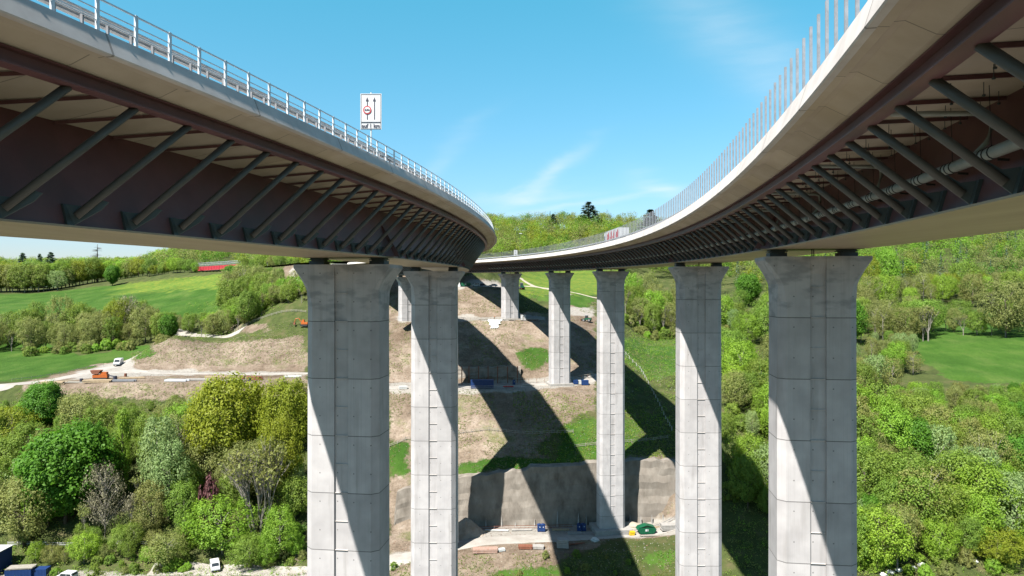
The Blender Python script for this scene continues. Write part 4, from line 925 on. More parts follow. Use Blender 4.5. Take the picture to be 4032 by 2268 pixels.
for a in [
 ('dark0', 110, 962, 140, 100, 'dark green round tree on the left, just below the terrace'),
 ('dark1', 165, 1075, 121, 200, 'big dark green dome shaped tree in the left wood'),
 ('dark0', 225, 1062, 123, 90, 'dark green tree joined to the back right of the big dome shaped one'),
 ('yelbig', 575, 950, 132, 190, 'big yellow green oak top in the left wood, left of the nearest pier'),
 ('yelbig', 722, 955, 134, 120, 'yellow green oak beside the nearest left pier'),
 ('yel0', 700, 1040, 124, 110, 'smaller yellow green tree directly beside the nearest left pier'),
 ('yel0', 30, 1020, 136, 120, 'yellow green tree at the left edge under the dark round tree'),
 ('pal0', 400, 1045, 124, 110, 'pale silvery green willow in the middle of the left wood'),
 ('pal0', 425, 1100, 122, 100, 'smaller pale green willow in front of the larger pale one'),
 ('baresh', 650, 1045, 118.5, 250, 'bare grey tree with many pale stems in the left wood'),
 ('shrp', 528, 1205, 119.5, 50, 'dark purple shrub left of the bare many stemmed tree'),
 ('col0', 310, 1020, 126, 36, 'narrow column shaped bright green tree in the left wood'),
 ('brn0', 265, 1165, 118.5, 90, 'brown budding tree right of the big dark dome shaped tree'),
 ('bare1', 330, 1195, 118, 100, 'greyish brown bare tree low in the left wood'),
 ('bri0', 560, 1255, 116, 170, 'bright green spreading tree low in the left wood above the white van'),
 ('oli1', 420, 1335, 112.5, 100, 'olive feathery tree at the lower edge of the left wood, left of the white van'),
 ('mid0', 628, 1345, 112, 90, 'mid green tree at the lower edge of the left wood, right of the white van'),
 ('bri0', 705, 1275, 114, 100, 'bright green tree low beside the nearest left pier'),
 ('oli2', 60, 1205, 117, 150, 'olive brown tree low at the left edge'),
 ('oli0', 115, 1075, 128, 80, 'olive tree behind the left shoulder of the big dark dome shaped tree'),
 ('oli0', 205, 985, 137, 110, 'olive tree right of the upper dark round tree'),
 ('spr0', 57, 636, 330, 60, 'leftmost small dark spruce on the left skyline'),
 ('spr1', 100, 638, 330, 50, 'middle dark spruce on the left skyline'),
 ('spr0', 128, 634, 330, 66, 'rightmost dark spruce on the left skyline'),
 ('dead', 245, 612, 325, 60, 'dead leafless spruce above the left skyline'),
 ('spr1', 1481, 507, 440, 100, 'tall dark spruce on the skyline between the bridges'),
 ('spr0', 1637, 527, 400, 110, 'dark spruce behind the upright posts of the right bridge'),
 ('spr1', 1392, 538, 440, 50, 'small dark spruce on the skyline between the bridges'),
 ('dead', 1537, 537, 430, 20, 'dead leafless tree on the skyline right of the tall spruce'),
 ('bri1', 2232, 624, 262, 60, 'bright green round tree before the dark spruces at upper right'),
 ('yel0', 2185, 640, 255, 60, 'yellow green tree next to the bright round tree at upper right'),
 ('yel0', 2510, 1325, 101, 120, 'bright yellow green tree at the lower right corner'),
 ('oli1', 2335, 1170, 107, 150, 'tall brownish feathery tree at lower right'),
 ('oli0', 2215, 985, 135, 190, 'wide olive brown tree beside the nearest right pier'),
 ('oli0', 2530, 700, 178, 120, 'large olive budding tree at the far edge of the right meadow'),
 ('bare0', 2335, 715, 176, 90, 'thin leafed tree with a dark trunk standing in the right meadow edge'),
 ('bare2', 722, 690, 206, 60, 'tall thin leafed tree beside the gravel bank, left of the nearest left pier'),
 ('oli1', 752, 705, 203, 60, 'feathery olive tree closest to the head of the nearest left pier'),
 ('mid2', 702, 735, 203, 60, 'green tree in front of the gravel bank below the motorway'),
 ('bri0', 762, 765, 201, 56, 'bright green bushy tree against the shaft of the nearest left pier'),
 ('mid1', 652, 740, 206, 60, 'rounded green tree in the middle of the bank above the spoil heap'),
 ('dark1', 283, 668, 296, 36, 'dark green tree at the left wood edge behind the upper meadow'),
 ('dark0', 592, 668, 262, 70, 'dark green tree right of the red noise barrier'),
 ('pal0', 145, 680, 298, 36, 'pale whitish green tree in the far left wood edge'),
 ('bare0', 265, 722, 207, 70, 'bare branched tree in the hedge before the upper meadow'),
 ('oli0', 155, 742, 208, 60, 'round olive tree in the left part of the hedge'),
 ('yel0', 300, 750, 205, 66, 'yellow green tree in the middle of the hedge'),
 ('bare2', 380, 735, 205, 70, 'tall grey stemmed tree in the right part of the hedge'),
 ('dark0', 425, 790, 200, 46, 'dark bush like tree at the right end of the hedge'),
 ('brn0', 322, 742, 207, 60, 'small brownish tree between the hedge trees')]:
    hero(*a); HP.append((a[1], a[3]))
def scatter(n, pr, Yr, hr, keys, label, group, lim=None, cat='tree', md=2.6, excl=None, name=None, wide=(.70, 1.0)):
    """loose planting inside a patch; lim(px, Y) = lowest allowed sight line number for the top"""
    done = 0; tries = 0; pts = []
    while done < n and tries < n*14:
        tries += 1; px = random.uniform(*pr); Y = random.uniform(*Yr); x = (px-1288)/FZ*Y
        if excl and excl(px, Y): continue
        if any((x-a)**2+(Y-b)**2 < md*md for a, b in pts): continue
        h = random.uniform(*hr)
        if lim:
            zt = -(lim(px, Y)-HZ)/FZ*Y-H(x, Y)
            h = min(h, zt*random.uniform(.82, 1.0))
        if h < hr[0]*.45: continue
        k = random.choice(keys); lab = label.get(k[:3], label['*']) if isinstance(label, dict) else label
        tree(k, px, Y, h, lab, group+' ('+k[:3]+')' if 0 else group, cat, wide=random.uniform(*wide)); pts.append((x, Y)); done += 1
    return done
def labs(where, t='tree'):
    return {'mid': 'mid green leafy %s %s' % (t, where), 'bri': 'fresh bright green %s %s' % (t, where), 'oli': 'olive tinted %s %s' % (t, where), 'yel': 'yellow green %s %s' % (t, where),
            'pal': 'pale green %s %s' % (t, where), 'col': 'narrow bright %s %s' % (t, where), 'dar': 'dark green %s %s' % (t, where), 'brn': 'brown budding %s %s' % (t, where), 'bar': 'thinly leafed %s with pale branches %s' % (t, where),
            'spr': 'dark spruce %s' % where, 'shr': 'leafy shrub %s' % where, '*': 'leafy %s %s' % (t, where)}
near_hero = lambda px, Y: any(abs(px-a) < 38 and abs(Y-b) < 5 for a, b in HP)
limL = lambda px, Y: (1005 if px < 420 else 988)+max(0, 134-Y)*11
mixw = ['mid0', 'mid1', 'mid2', 'bri0', 'mid1', 'oli0', 'oli1', 'oli2', 'oli2', 'mid0', 'mid2', 'bare0', 'bri1', 'yel0', 'mid1', 'pal0']
scatter(125, (-120, 760), (117.5, 145), (5, 11), mixw, labs('in the wood on the left valley slope'), 'trees in the wood on the left valley slope', limL, md=2.6, excl=near_hero)
scatter(6, (400, 745), (112, 116), (4, 6.5), ['mid0', 'oli1', 'bri0', 'mid2'], labs('at the foot of the left valley slope'), 'trees at the foot of the left valley slope', lambda px, Y: 1340, md=2.5, excl=lambda px, Y: 470 < px < 600)
scatter(14, (90, 400), (113.5, 116.5), (2.5, 5), ['mid0', 'oli1', 'bri0', 'mid2', 'bare0', 'oli0'], labs('near the pale rail fence at the bottom left'), 'trees near the pale fence at the bottom left', lambda px, Y: 1300, md=1.8)
scatter(22, (60, 460), (110.5, 117), (.8, 1.8), ['shr0', 'shr1', 'shr2'], 'low shrub on the rough grass by the pale rail fence', 'low shrubs by the pale rail fence', None, 'shrub', md=1.2)
# left hedge and treelines
scatter(46, (-120, 420), (199, 214), (5, 11), ['oli0', 'oli2', 'mid2', 'oli1', 'bare0', 'oli0', 'mid0', 'bare2'], labs('in the hedge between the two left meadows'), 'hedge trees between the two left meadows', lambda px, Y: 748 if px < 380 else 780, md=3.2)
scatter(36, (430, 775), (209, 224), (4, 8), ['mid0', 'bri0', 'mid1', 'oli1', 'mid0', 'bare0'], labs('left of the nearest left pier, below the motorway'), 'trees left of the nearest left pier', lambda px, Y: (785 if px < 570 else 700), md=3)
scatter(44, (500, 800), (196, 214), (5, 10), ['mid1', 'oli0', 'oli1', 'bare0', 'mid0', 'bri0', 'bare2', 'oli2', 'mid2'], labs('on the bank between the spoil heap and the motorway'), 'trees on the bank between the spoil heap and the motorway', lambda px, Y: 790-(px-500)*.42+random.uniform(-14, 14), md=2.3)
scatter(40, (570, 800), (214, 246), (6, 13), ['mid1', 'oli0', 'oli1', 'bare0', 'mid0', 'bare2'], labs('beside the motorway, behind the nearest left pier'), 'trees beside the motorway', lambda px, Y: 662 if px < 660 else random.uniform(668, 710), md=2.8)
def edgeY(px): return 297+max(0, min(1, (px-90)/210))*24-max(0, (px-300)/300)*45
def treeline(n, pr, back, hr, keys, lab_, grp, lim):
    for i in range(n):
        px = pr[0]+(pr[1]-pr[0])*(i+random.uniform(-.3, .3))/n; Y = edgeY(px)+random.uniform(*back)
        x = (px-1288)/FZ*Y; h = min(random.uniform(*hr), -(lim(px)-HZ)/FZ*Y-H(x, Y)); k = random.choice(keys)
        if h > 2: tree(k, px, Y, h, lab_.get(k[:3], lab_['*']), grp, wide=random.uniform(.8, 1.15))
treeline(60, (-60, 500), (1, 7), (11, 15), ['mid0', 'bri1', 'oli0', 'mid2', 'oli1', 'bare0', 'yel0', 'bri0', 'mid0'], labs('in the wood edge behind the upper left meadow'), 'wood edge behind the upper left meadow', lambda px: random.uniform(648, 668))
treeline(10, (610, 760), (-2, 12), (7, 12), ['mid1', 'mid0', 'oli0', 'bare0'], labs('behind the motorway, far left of the abutment'), 'trees behind the motorway at left', lambda px: random.uniform(640, 655))
# right side
limR = lambda px, Y: (890 if px < 2250 else 958)+max(0, 134-Y)*(7 if px < 2250 else 4.5)
ex_br = lambda px, Y: False
mixr = ['mid1', 'bri1', 'dark0', 'mid2', 'mid0', 'mid1', 'mid2', 'bri0', 'bri1', 'oli0', 'oli1', 'oli2', 'mid0', 'mid2', 'pal0', 'mid1', 'bare0', 'bri0']
scatter(160, (2130, 2720), (101, 143), (6, 11), mixr, labs('in the wood at lower right'), 'trees in the lower right wood', limR, md=2.5, excl=near_hero)
scatter(46, (1815, 2130), (112, 175), (5, 11), mixr, labs('behind the two nearest right piers'), 'trees behind the two nearest right piers', lambda px, Y: 770+(175-Y)*4.2, md=3.2)
scatter(34, (1815, 2180), (176, 250), (7, 12), mixr, labs('on the hillside behind the nearest right pier'), 'hillside trees behind the nearest right pier', lambda px, Y: random.uniform(655, 690), md=4)
scatter(36, (2150, 2700), (176, 204), (6, 10), ['bare0', 'oli1', 'bare2', 'mid2', 'oli0', 'mid0', 'oli2'], labs('along the far edge of the right meadow'), 'trees along the far edge of the right meadow', lambda px, Y: 700, md=3.2)
scatter(46, (2130, 2750), (222, 262), (7, 12), ['mid0', 'bri0', 'oli0', 'mid1', 'mid2', 'oli1', 'bri1', 'bare0', 'yel0'], labs('on the slope above the right meadow'), 'trees on the slope above the right meadow', lambda px, Y: random.uniform(615, 700), md=4)
scatter(34, (1560, 1720), (213, 256), (7, 13), ['bare0', 'oli1', 'mid0', 'bare2', 'oli0', 'bri0'], labs('between the third and second right piers'), 'trees between the third and second right piers', lambda px, Y: random.uniform(675, 700), md=3)
scatter(26, (1560, 1830), (207, 214), (1.8, 3.6), ['shr0', 'shr1', 'shr2'], labs('along the meadow between the right piers'), 'shrubs along the meadow between the right piers', None, 'shrub', md=1.8)
scatter(22, (980, 1720), (103, 109.5), (.5, 1.3), ['shr0', 'shr1', 'shr2'], 'small green shrub on the slope beside the lower gravel road', 'small shrubs beside the lower gravel road', None, 'shrub', md=1.6, excl=lambda px, Y: 110.5 < Y < 120.5)
scatter(10, (1300, 1620), (125, 140), (.4, .8), ['shr0', 'shr2'], 'small green shrub on the slope above the retaining wall', 'small shrubs above the retaining wall', None, 'shrub', md=1.6)
scatter(26, (380, 770), (112, 118), (1.2, 2.4), ['shr0', 'shr1', 'shr2'], 'leafy shrub at the foot of the left wood', 'shrubs at the foot of the left wood', lambda px, Y: 1290, 'shrub', md=1.8, excl=lambda px, Y: 480 < px < 600)
scatter(26, (2140, 2680), (99, 106), (1.2, 2.6), ['shr0', 'shr1', 'shr2'], 'leafy shrub at the foot of the right wood', 'shrubs at the foot of the right wood', None, 'shrub', md=1.8)
scatter(24, (1830, 1940), (118, 160), (2, 4), ['shr0', 'shr1', 'bare1'], 'shrub in the shade between the two nearest right piers', 'shaded shrubs between the nearest right piers', None, 'shrub', md=2)
scatter(16, (2145, 2300), (142, 174), (4, 8), ['oli0', 'mid0', 'oli1', 'bri0', 'pal0'], labs('between the nearest right pier and the right meadow'), 'trees left of the right meadow', lambda px, Y: 830, md=3.2)
scatter(24, (60, 430), (193, 199), (1.6, 3.2), ['shr0', 'shr1', 'shr2'], 'low shrub at the foot of the hedge between the left meadows', 'low shrubs at the foot of the left hedge', None, 'shrub', md=1.8)
# far woods that read as one mass
def forest(name, n, pr, Yr, hr, cl, label, leafs, seed, lim=None, ncl=13, per=46, ls=.78, conif=.05, barkf=.3):
    rng = np.random.RandomState(seed); Vs = []; mi = []
    px = rng.uniform(pr[0], pr[1], n*3); Y = np.sqrt(rng.uniform(Yr[0]**2, Yr[1]**2, n*3)); x = (px-1288)/FZ*Y; z = hgt(x, Y)
    if cl is not None: k = np.array([cl(a, b) for a, b in zip(px, Y)]); x, Y, z, px = x[k], Y[k], z[k], px[k]
    m = min(n, len(x))
    for i in range(m):
        h = rng.uniform(*hr)
        if lim: h = min(h, (HZ-lim(px[i]))/FZ*Y[i]-z[i]+rng.uniform(-1.5, 0))
        if h < 2.5: continue
        con = rng.rand() < conif
        if con:
            t = rng.uniform(.1, 1, 220); a = rng.uniform(0, 6.28, 220); r = .2*(1-t)*h*rng.uniform(.6, 1.1, 220); P = np.stack([r*np.cos(a), r*np.sin(a), t*h], 1); N_ = np.stack([np.cos(a), np.sin(a), np.ones(220)*.8], 1)
        else:
            c = sphere_pts(ncl, rng)*np.array([.36, .36, .34])*h*rng.uniform(.6, 1, ncl)[:, None]; c[:, 2] += .6*h
            rr = rng.uniform(.12, .22, ncl)*h; d = sphere_pts(ncl*per, rng); d[:, 2] = d[:, 2]*.9+.15
            P = np.repeat(c, per, 0)+d*np.repeat(rr, per)[:, None]*rng.uniform(.7, 1.1, ncl*per)[:, None]; N_ = d
        P = P+np.array([x[i], Y[i], z[i]]); q = leaf_quads(P*K, N_, ls, rng, .05, .28); Vs.append(q); mi.append(np.full(len(P), (len(leafs)-1) if con else rng.randint(len(leafs)-1)))
    V = np.concatenate(Vs); o = np_obj(name, V, QF(len(V)//4), None, mats=[M[l] for l in leafs], midx=np.concatenate(mi))
    return tag(o, label, 'forest', kind='stuff')
LF = ['leaf_mid', 'leaf_bright', 'leaf_olive', 'leaf_dark', 'leaf_olive', 'leaf_mid', 'leaf_yellow', 'leaf_olive', 'leaf_bright', 'leaf_spruce']
forest('hill_forest', 640, (1130, 1860), (322, 500), (9, 13), None, 'mixed spring forest on the hill between the bridges', LF, 1, conif=.02)
forest('hillside_forest', 900, (1780, 2950), (262, 480), (9, 13), lambda a, b: not (b < 275 and a < 2100), 'forest on the hillside at far right', LF, 2, conif=.22)
forest('far_forest', 620, (-350, 860), (303, 480), (9, 13), lambda a, b: b > edgeY(a)+8 and b > 318-max(0, a-400)*.1, 'forest behind the upper left meadow', LF, 3, conif=.03, lim=lambda a: 646-max(0, (a-330))*.28)
def cover(name, n, test, size, leafm, label, seed, hgt_r=.5, per=16, pr=(-200, 2900), Yr=(96, 150)):
    rng = np.random.RandomState(seed); px = rng.uniform(*pr, n*6); Y = rng.uniform(*Yr, n*6); k = test(px, Y); px, Y = px[k][:n], Y[k][:n]
    x = (px-1288)/FZ*Y; z = hgt(x, Y); m = len(x); s = rng.uniform(.5, 1.3, m)*size
    d = sphere_pts(m*per, rng); d[:, 2] = np.abs(d[:, 2])*hgt_r*1.6
    P = np.repeat(np.stack([x, Y, z], 1)*K, per, 0)+d*np.repeat(s, per)[:, None]*rng.uniform(.3, 1, m*per)[:, None]
    V = leaf_quads(P, d, .30 if size > .8 else .22, rng, .3); mi = np.repeat(rng.randint(0, len(leafm), m), per)
    return tag(np_obj(name, V, QF(len(P)), None, mats=[M[l] for l in leafm], midx=mi), label, 'undergrowth', kind='stuff')
cover('undergrowth', 5200, lambda p, y: ((p < 765) & (y > 108) & (y < 147)) | ((p > 1830) & (y > 98) & (y < 140)), 1.5, ['leaf_mid', 'leaf_olive', 'leaf_bright', 'leaf_olive'], 'low undergrowth covering the wooded valley slopes', 1, .8, 22)
cover('undergrowth', 4200, lambda p, y: ((p > 1560) & (p < 2200) & (y > 140)) | ((p > 470) & (p < 800) & (y > 197) & (hgt((p-1288)/FZ*y, y) < 5.5)), 1.5, ['leaf_mid', 'leaf_olive', 'leaf_bright'], 'low undergrowth on the upper slopes', 2, .8, 20, (400, 2900), (140, 236))
def slope_test(p, y):
    a = (p > 960) & (p < 1720) & ~((y > 110) & (y < 124.8)) & ~((y > 146) & (y < 159)) & ~((y > 181) & (y < 195)) & (y < 212)
    return a & (vnoise(p*.03, y*.25) > -.05)
cover('weeds', 15000, slope_test, .42, ['leaf_olive', 'leaf_mid', 'leaf_brown', 'leaf_olive'], 'scattered weeds on the bare construction slopes', 4, .6, 9, (960, 1720), (98, 212))
cover('weeds', 6000, lambda p, y: ((y > 171) & (y < 190) & (p > 330)) | ((y < 150) & (y > 143)), .5, ['leaf_olive', 'leaf_brown', 'leaf_mid'], 'scattered weeds on the left spoil heap and bank', 5, .6, 9, (40, 770), (143, 190))
cover('stones', 9000, lambda p, y: (((p > 960) & (p < 1720)) | ((p > 330) & (p < 770) & (y > 148) & (y < 190))) & ~((p < 960) & (y < 143)), .22, ['path', 'slab', 'shotcrete', 'rust'], 'loose stones on the bare slopes', 8, .5, 4, (330, 1720), (99, 200))
cover('meadow_grass', 5000, lambda p, y: ((p > 1290) & (p < 1720) & (y > 124.8) & (y < 145) & (vnoise(p*.012, y*.1) > -.1)) | ((p < 400) & (y < 110)), .5, ['leaf_bright', 'leaf_mid'], 'patches of tall green grass', 6, .5, 10, (-200, 1720), (99, 145))

# ------------------------------------------------------------------ things on the ground
def gp(px, py, dz=0.0, Y0=97):
    """where the sight line (px, py) of the survey meets the ground"""
    Y = np.arange(Y0, 520, .25); z = hgt((px-1288)/FZ*Y, Y); k = np.where(z >= -(py-HZ)/FZ*Y)[0]
    y = float(Y[k[0]]) if len(k) else 400.0
    return Vector(((px-1288)/FZ*y*K, y*K, (H((px-1288)/FZ*y, y)+dz)*K))
def at(px, Y, dz=0.0): return site(px, Y, dz)
def wheel(root, x, y, r, w, n='wheel'):
    t = MB().tube([(x, y-w/2, r), (x, y+w/2, r)], r, 14).build(n, M['black'], root)
    MB().tube([(x, y-w/2-.012, r), (x, y+w/2+.012, r)], r*.58, 12).build('rim', M['galv2'], t)
def car_body(root, prof, W_, body, wins, glassm='glass_dark'):
    """prof: side outline (x,z); wins: side window polygons"""
    mb = MB().prism(prof, -W_/2, W_/2, 'y'); o = mb.build('body', M[body], root)
    md = o.modifiers.new('b', 'BEVEL'); md.width = .06; md.segments = 2; md.limit_method = 'ANGLE'; md.angle_limit = R(25)
    for w in wins:
        for q in (-1, 1): MB().prism(w, q*W_/2-.01, q*W_/2+.018, 'y').build('side_window', M[glassm], root)
    return o
def vehicle(name, label, cat, loc, rz, kind='van', body='paint_white', group=None):
    r = thing(name, label, cat, loc, rz, group)
    if kind == 'van':
        Wd = 2.0; prof = [(-2.6, .38), (2.45, .38), (2.6, .6), (2.58, 1.0), (1.95, 1.32), (1.35, 2.18), (1.0, 2.42), (-2.45, 2.42), (-2.6, 2.2)]
        wins = [[(.35, 1.35), (1.62, 1.35), (1.25, 2.02), (.35, 2.05)]]; ws = [(1.97, 1.34), (1.39, 2.14)]; wh = ((1.7, .36), (-1.6, .36)); rear = (-2.6, 1.35, 2.15)
    elif kind == 'minivan':
        Wd = 1.85; prof = [(-2.2, .32), (2.15, .32), (2.25, .55), (2.2, .88), (1.35, 1.08), (.75, 1.72), (.5, 1.84), (-1.95, 1.84), (-2.2, 1.1)]
        wins = [[(-1.9, 1.1), (-.75, 1.1), (-.75, 1.66), (-1.75, 1.66)], [(-.65, 1.1), (1.02, 1.1), (.62, 1.64), (-.65, 1.66)]]; ws = [(1.33, 1.1), (.78, 1.68)]; wh = ((1.35, .32), (-1.35, .32)); rear = (-2.1, 1.12, 1.7)
    else:
        Wd = 1.8; prof = [(-2.2, .3), (2.15, .3), (2.25, .5), (2.15, .78), (1.15, .95), (.45, 1.42), (-1.1, 1.46), (-1.85, 1.02), (-2.2, .9)]
        wins = [[(-1.6, 1.0), (-.35, 1.0), (-.35, 1.36), (-1.1, 1.36)], [(-.25, 1.0), (.95, .97), (.4, 1.33), (-.25, 1.36)]]; ws = [(1.14, .97), (.47, 1.39)]; wh = ((1.35, .31), (-1.35, .31)); rear = (-1.6, 1.02, 1.36)
    car_body(r, prof, Wd, body, wins)
    (x0, z0), (x1, z1) = ws; h = Wd/2-.14; d = Vector((z1-z0, 0, x0-x1)).normalized()*.02
    MB().add([Vector((x0, -h, z0))+d, Vector((x0, h, z0))+d, Vector((x1, h*.9, z1))+d, Vector((x1, -h*.9, z1))+d, Vector((x0, -h, z0))-d, Vector((x0, h, z0))-d, Vector((x1, h*.9, z1))-d, Vector((x1, -h*.9, z1))-d],
             [(0, 1, 2, 3), (4, 7, 6, 5), (0, 4, 5, 1), (1, 5, 6, 2), (2, 6, 7, 3), (3, 7, 4, 0)]).build('windscreen', M['glass_dark'], r)
    MB().box((rear[0]+.0, 0, (rear[1]+rear[2])/2), (.06, Wd*.75, rear[2]-rear[1])).build('rear_window', M['glass_dark'], r)
    for x, rr in wh:
        for q in (-1, 1): wheel(r, x, q*(Wd/2-.1), rr, .22)
    for q in (-1, 1):
        MB().box((2.2 if kind != 'van' else 2.57, q*Wd*.36, .72), (.08, .32, .18)).build('headlight', M['galv'], r)
    MB().box((2.24 if kind != 'van' else 2.6, 0, .45), (.1, Wd*.9, .18)).build('bumper', M['glass_dark'], r)
    return r
vehicle('parked_van', 'white delivery van driving on the gravel road by the spoil heap', 'van', gp(298, 921, .12), R(-75))
vehicle('parked_van', 'white van parked at the foot of the left wood', 'van', at(541, 112.6, .12), R(-62), 'minivan')
vehicle('parked_van', 'white van whose roof shows at the bottom edge beside the blue containers', 'van', at(168, 109.2, .0), R(170), 'minivan')
vehicle('parked_car', 'small white pickup in front of the abutment wall', 'car', gp(1196, 722, .05), R(200), 'minivan')
vehicle('parked_car', 'white topped dark car in the shade by the abutment wall', 'car', at(1241, 221, .05), R(170), 'car')
vehicle('parked_car', 'dark car behind the white pickup at the abutment', 'car', at(1212, 225, .05), R(180), 'car', 'signblack')
vehicle('passing_car', 'red and white car on the far part of the right bridge', 'car', BP(BR, 133, -2.0, BR.zs['ft']-.15), R(90)+133/300, 'minivan', 'red')
for o_ in list(COL.objects):
    if o_.get('label') in ('white van parked at the foot of the left wood', 'white van whose roof shows at the bottom edge beside the blue containers', 'white delivery van driving on the gravel road by the spoil heap'): o_.scale = (1.2, 1.2, 1.2)
# truck with red and white side
def truck(s, off):
    th = s/300; r = thing('articulated_truck', 'truck with a white and red trailer crossing the right bridge', 'truck', BP(BR, s, off, BR.zs['ft']-.155), th+R(90))
    b = MB().box((-1.5, 0, 2.45), (13.4, 2.5, 2.75)).build('trailer_box', M['paint_white'], r)
    for q in (-1, 1):
        y = q*1.262
        for x0, sx in ((-7.9, 1.35), (2.0, 1.25), (-4.3, 1.1), (-1.2, 1.0)):
            pts = [(x0, 1.2), (x0+1.9*sx, 1.2), (x0+2.3*sx, 2.3), (x0+1.5*sx, 2.1), (x0+1.9*sx, 3.3), (x0+1.1*sx, 2.8), (x0+.7*sx, 3.7), (x0+.1, 3.0)]
            MB().prism(pts, y-.008, y+.008, 'y').build('red_marking', M['red'], b)
    MB().box((-1.5, 0, .95), (12.6, 1.1, .22)).build('chassis', M['signblack'], r)
    MB().prism([(5.7, .5), (7.9, .5), (7.95, 1.6), (7.75, 3.1), (7.3, 3.6), (5.7, 3.7)], -1.24, 1.24, 'y').build('cab', M['paint_white'], r)
    MB().prism([(7.93, 1.75), (8.0, 1.75), (7.84, 2.85), (7.78, 2.85)], -1.05, 1.05, 'y').build('windscreen', M['glass_dark'], r)
    for q in (-1, 1): MB().prism([(6.4, 1.8), (7.6, 1.8), (7.5, 2.8), (6.4, 2.8)], q*1.24-.01, q*1.24+.015, 'y').build('side_window', M['glass_dark'], r)
    for x in (-6.8, -5.5, -4.2, 4.2, 7.0):
        for q in (-1, 1): wheel(r, x, q*1.1, .5, .3)
TRS = None
def find_s(b, off, px, y0=40):
    ss = np.linspace(-60, 150, 3000); X = CX+(b.rad+off)*np.cos(ss/300); Y = CY+(b.rad+off)*np.sin(ss/300); k = np.where(Y > 5)[0]
    u = 1288+FZ*X/np.maximum(Y, 5); d = np.abs(u-px); d[Y < y0] = 1e9; return float(ss[np.argmin(d)])
truck(find_s(BR, -3.3, 1549), -3.3)
# lamp and small sign at the far end of the right bridge
lp = thing('street_lamp', 'street lamp with a bright white head and dark green pole beyond the right bridge', 'street lamp', (((1308-1288)/FZ*235)*K, 235*K, 7.0*K))
MB().tube([(0, 0, -1), (0, 0, 19.6)], [.12, .07], 8).build('pole', M['green'], lp); MB().box((.35, 0, 19.75), (1.6, .9, .32)).build('lamp_head', M['paint_white'], lp)
p = BP(BR, find_s(BR, -5.3, 1297), -5.3, BR.zs['ft'])
sg = thing('traffic_sign', 'small upright white sign at the edge of the far right bridge', 'sign', p, 0)
MB().tube([(0, 0, 0), (0, 0, 2.6)], .05, 6).build('pole', M['galv'], sg); MB().box((0, -.07, 1.75), (1.35, .05, 2.3)).build('panel', M['paint_white'], sg)
MB().box((0, -.1, 2.1), (.25, .012, 1.2)).box((0, -.1, 1.2), (.6, .012, .25)).build('marking', M['glass_dark'], sg)
# big lane sign on the left bridge
def lane_sign():
    s = find_s(BL, 5.0, 934, 15); p = BP(BL, s, 5.0, BL.zs['ft']); Y = p.y/K
    top = (HZ-237)/FZ*p.y; bot = (HZ-327)/FZ*p.y; w = 53/FZ*p.y; h = top-bot
    r = thing('traffic_sign', 'large white lane sign reading auf 1 km above the left bridge railing', 'sign', p)
    zc = (top+bot)/2-p.z; fy = -.12
    MB().tube([(0, 0, 0), (0, 0, top-p.z+.12)], .06, 10).build('post', M['galv'], r)
    MB().box((0, -.08, zc), (w, .05, h)).build('panel', M['paint_white'], r)
    fr = MB(); z1 = bot-p.z+.19*h
    def frame(x0, x1, z0, zt, t=.022):
        for a in ((x0, x1, z0, z0+t), (x0, x1, zt-t, zt), (x0, x0+t, z0, zt), (x1-t, x1, z0, zt)): fr.box(((a[0]+a[1])/2, fy, (a[2]+a[3])/2), (a[1]-a[0], .02, a[3]-a[2]))
    b0 = bot-p.z; t0 = top-p.z
    frame(-w*.47, w*.47, z1+.015*h, t0-.02*h); frame(-w*.47, w*.47, b0+.015*h, z1)
    fr.build('border', M['signblack'], r)
    ar = MB(); za, zb = z1+.09*h, t0-.10*h
    for x in (-w*.17, w*.17):
        ar.box((x, fy, (za+zb)/2-.05*h), (.042*w, .02, zb-za-.1*h)); ar.prism([(x-.075*w, zb-.11*h), (x+.075*w, zb-.11*h), (x, zb)], fy-.01, fy+.01, 'y')
    ar.build('lane_arrows', M['signblack'], r)
    cx, cz, rr = -w*.17, za+.42*(zb-za), .195*w
    MB().tube([(cx, fy-.012, cz), (cx, fy-.03, cz)], rr, 28).build('red_ring', M['red'], r); MB().tube([(cx, fy-.031, cz), (cx, fy-.045, cz)], rr*.74, 28).build('white_disc', M['paint_white'], r)
    def text(body, size, x, z, y, nm):
        c = bpy.data.curves.new(nm, 'FONT'); c.body = body; c.size = size; c.align_x = 'CENTER'; c.align_y = 'CENTER'; c.extrude = .004; c.offset = .012; c.resolution_u = 3
        o = bpy.data.objects.new(nm, c); COL.objects.link(o); dg = bpy.context.evaluated_depsgraph_get(); me = bpy.data.meshes.new_from_object(o.evaluated_get(dg)); bpy.data.objects.remove(o)
        me.materials.clear(); me.materials.append(M['signblack']); t = bpy.data.objects.new(nm, me); COL.objects.link(t); t.parent = r; t.location = (x, y, z); t.rotation_euler = (R(90), 0, 0)
    text('auf 1 km', .145*h, 0, (b0+z1)/2, fy-.012, 'lettering'); text('2,3m', rr*.62, cx, cz, fy-.055, 'limit_figures')
lane_sign()

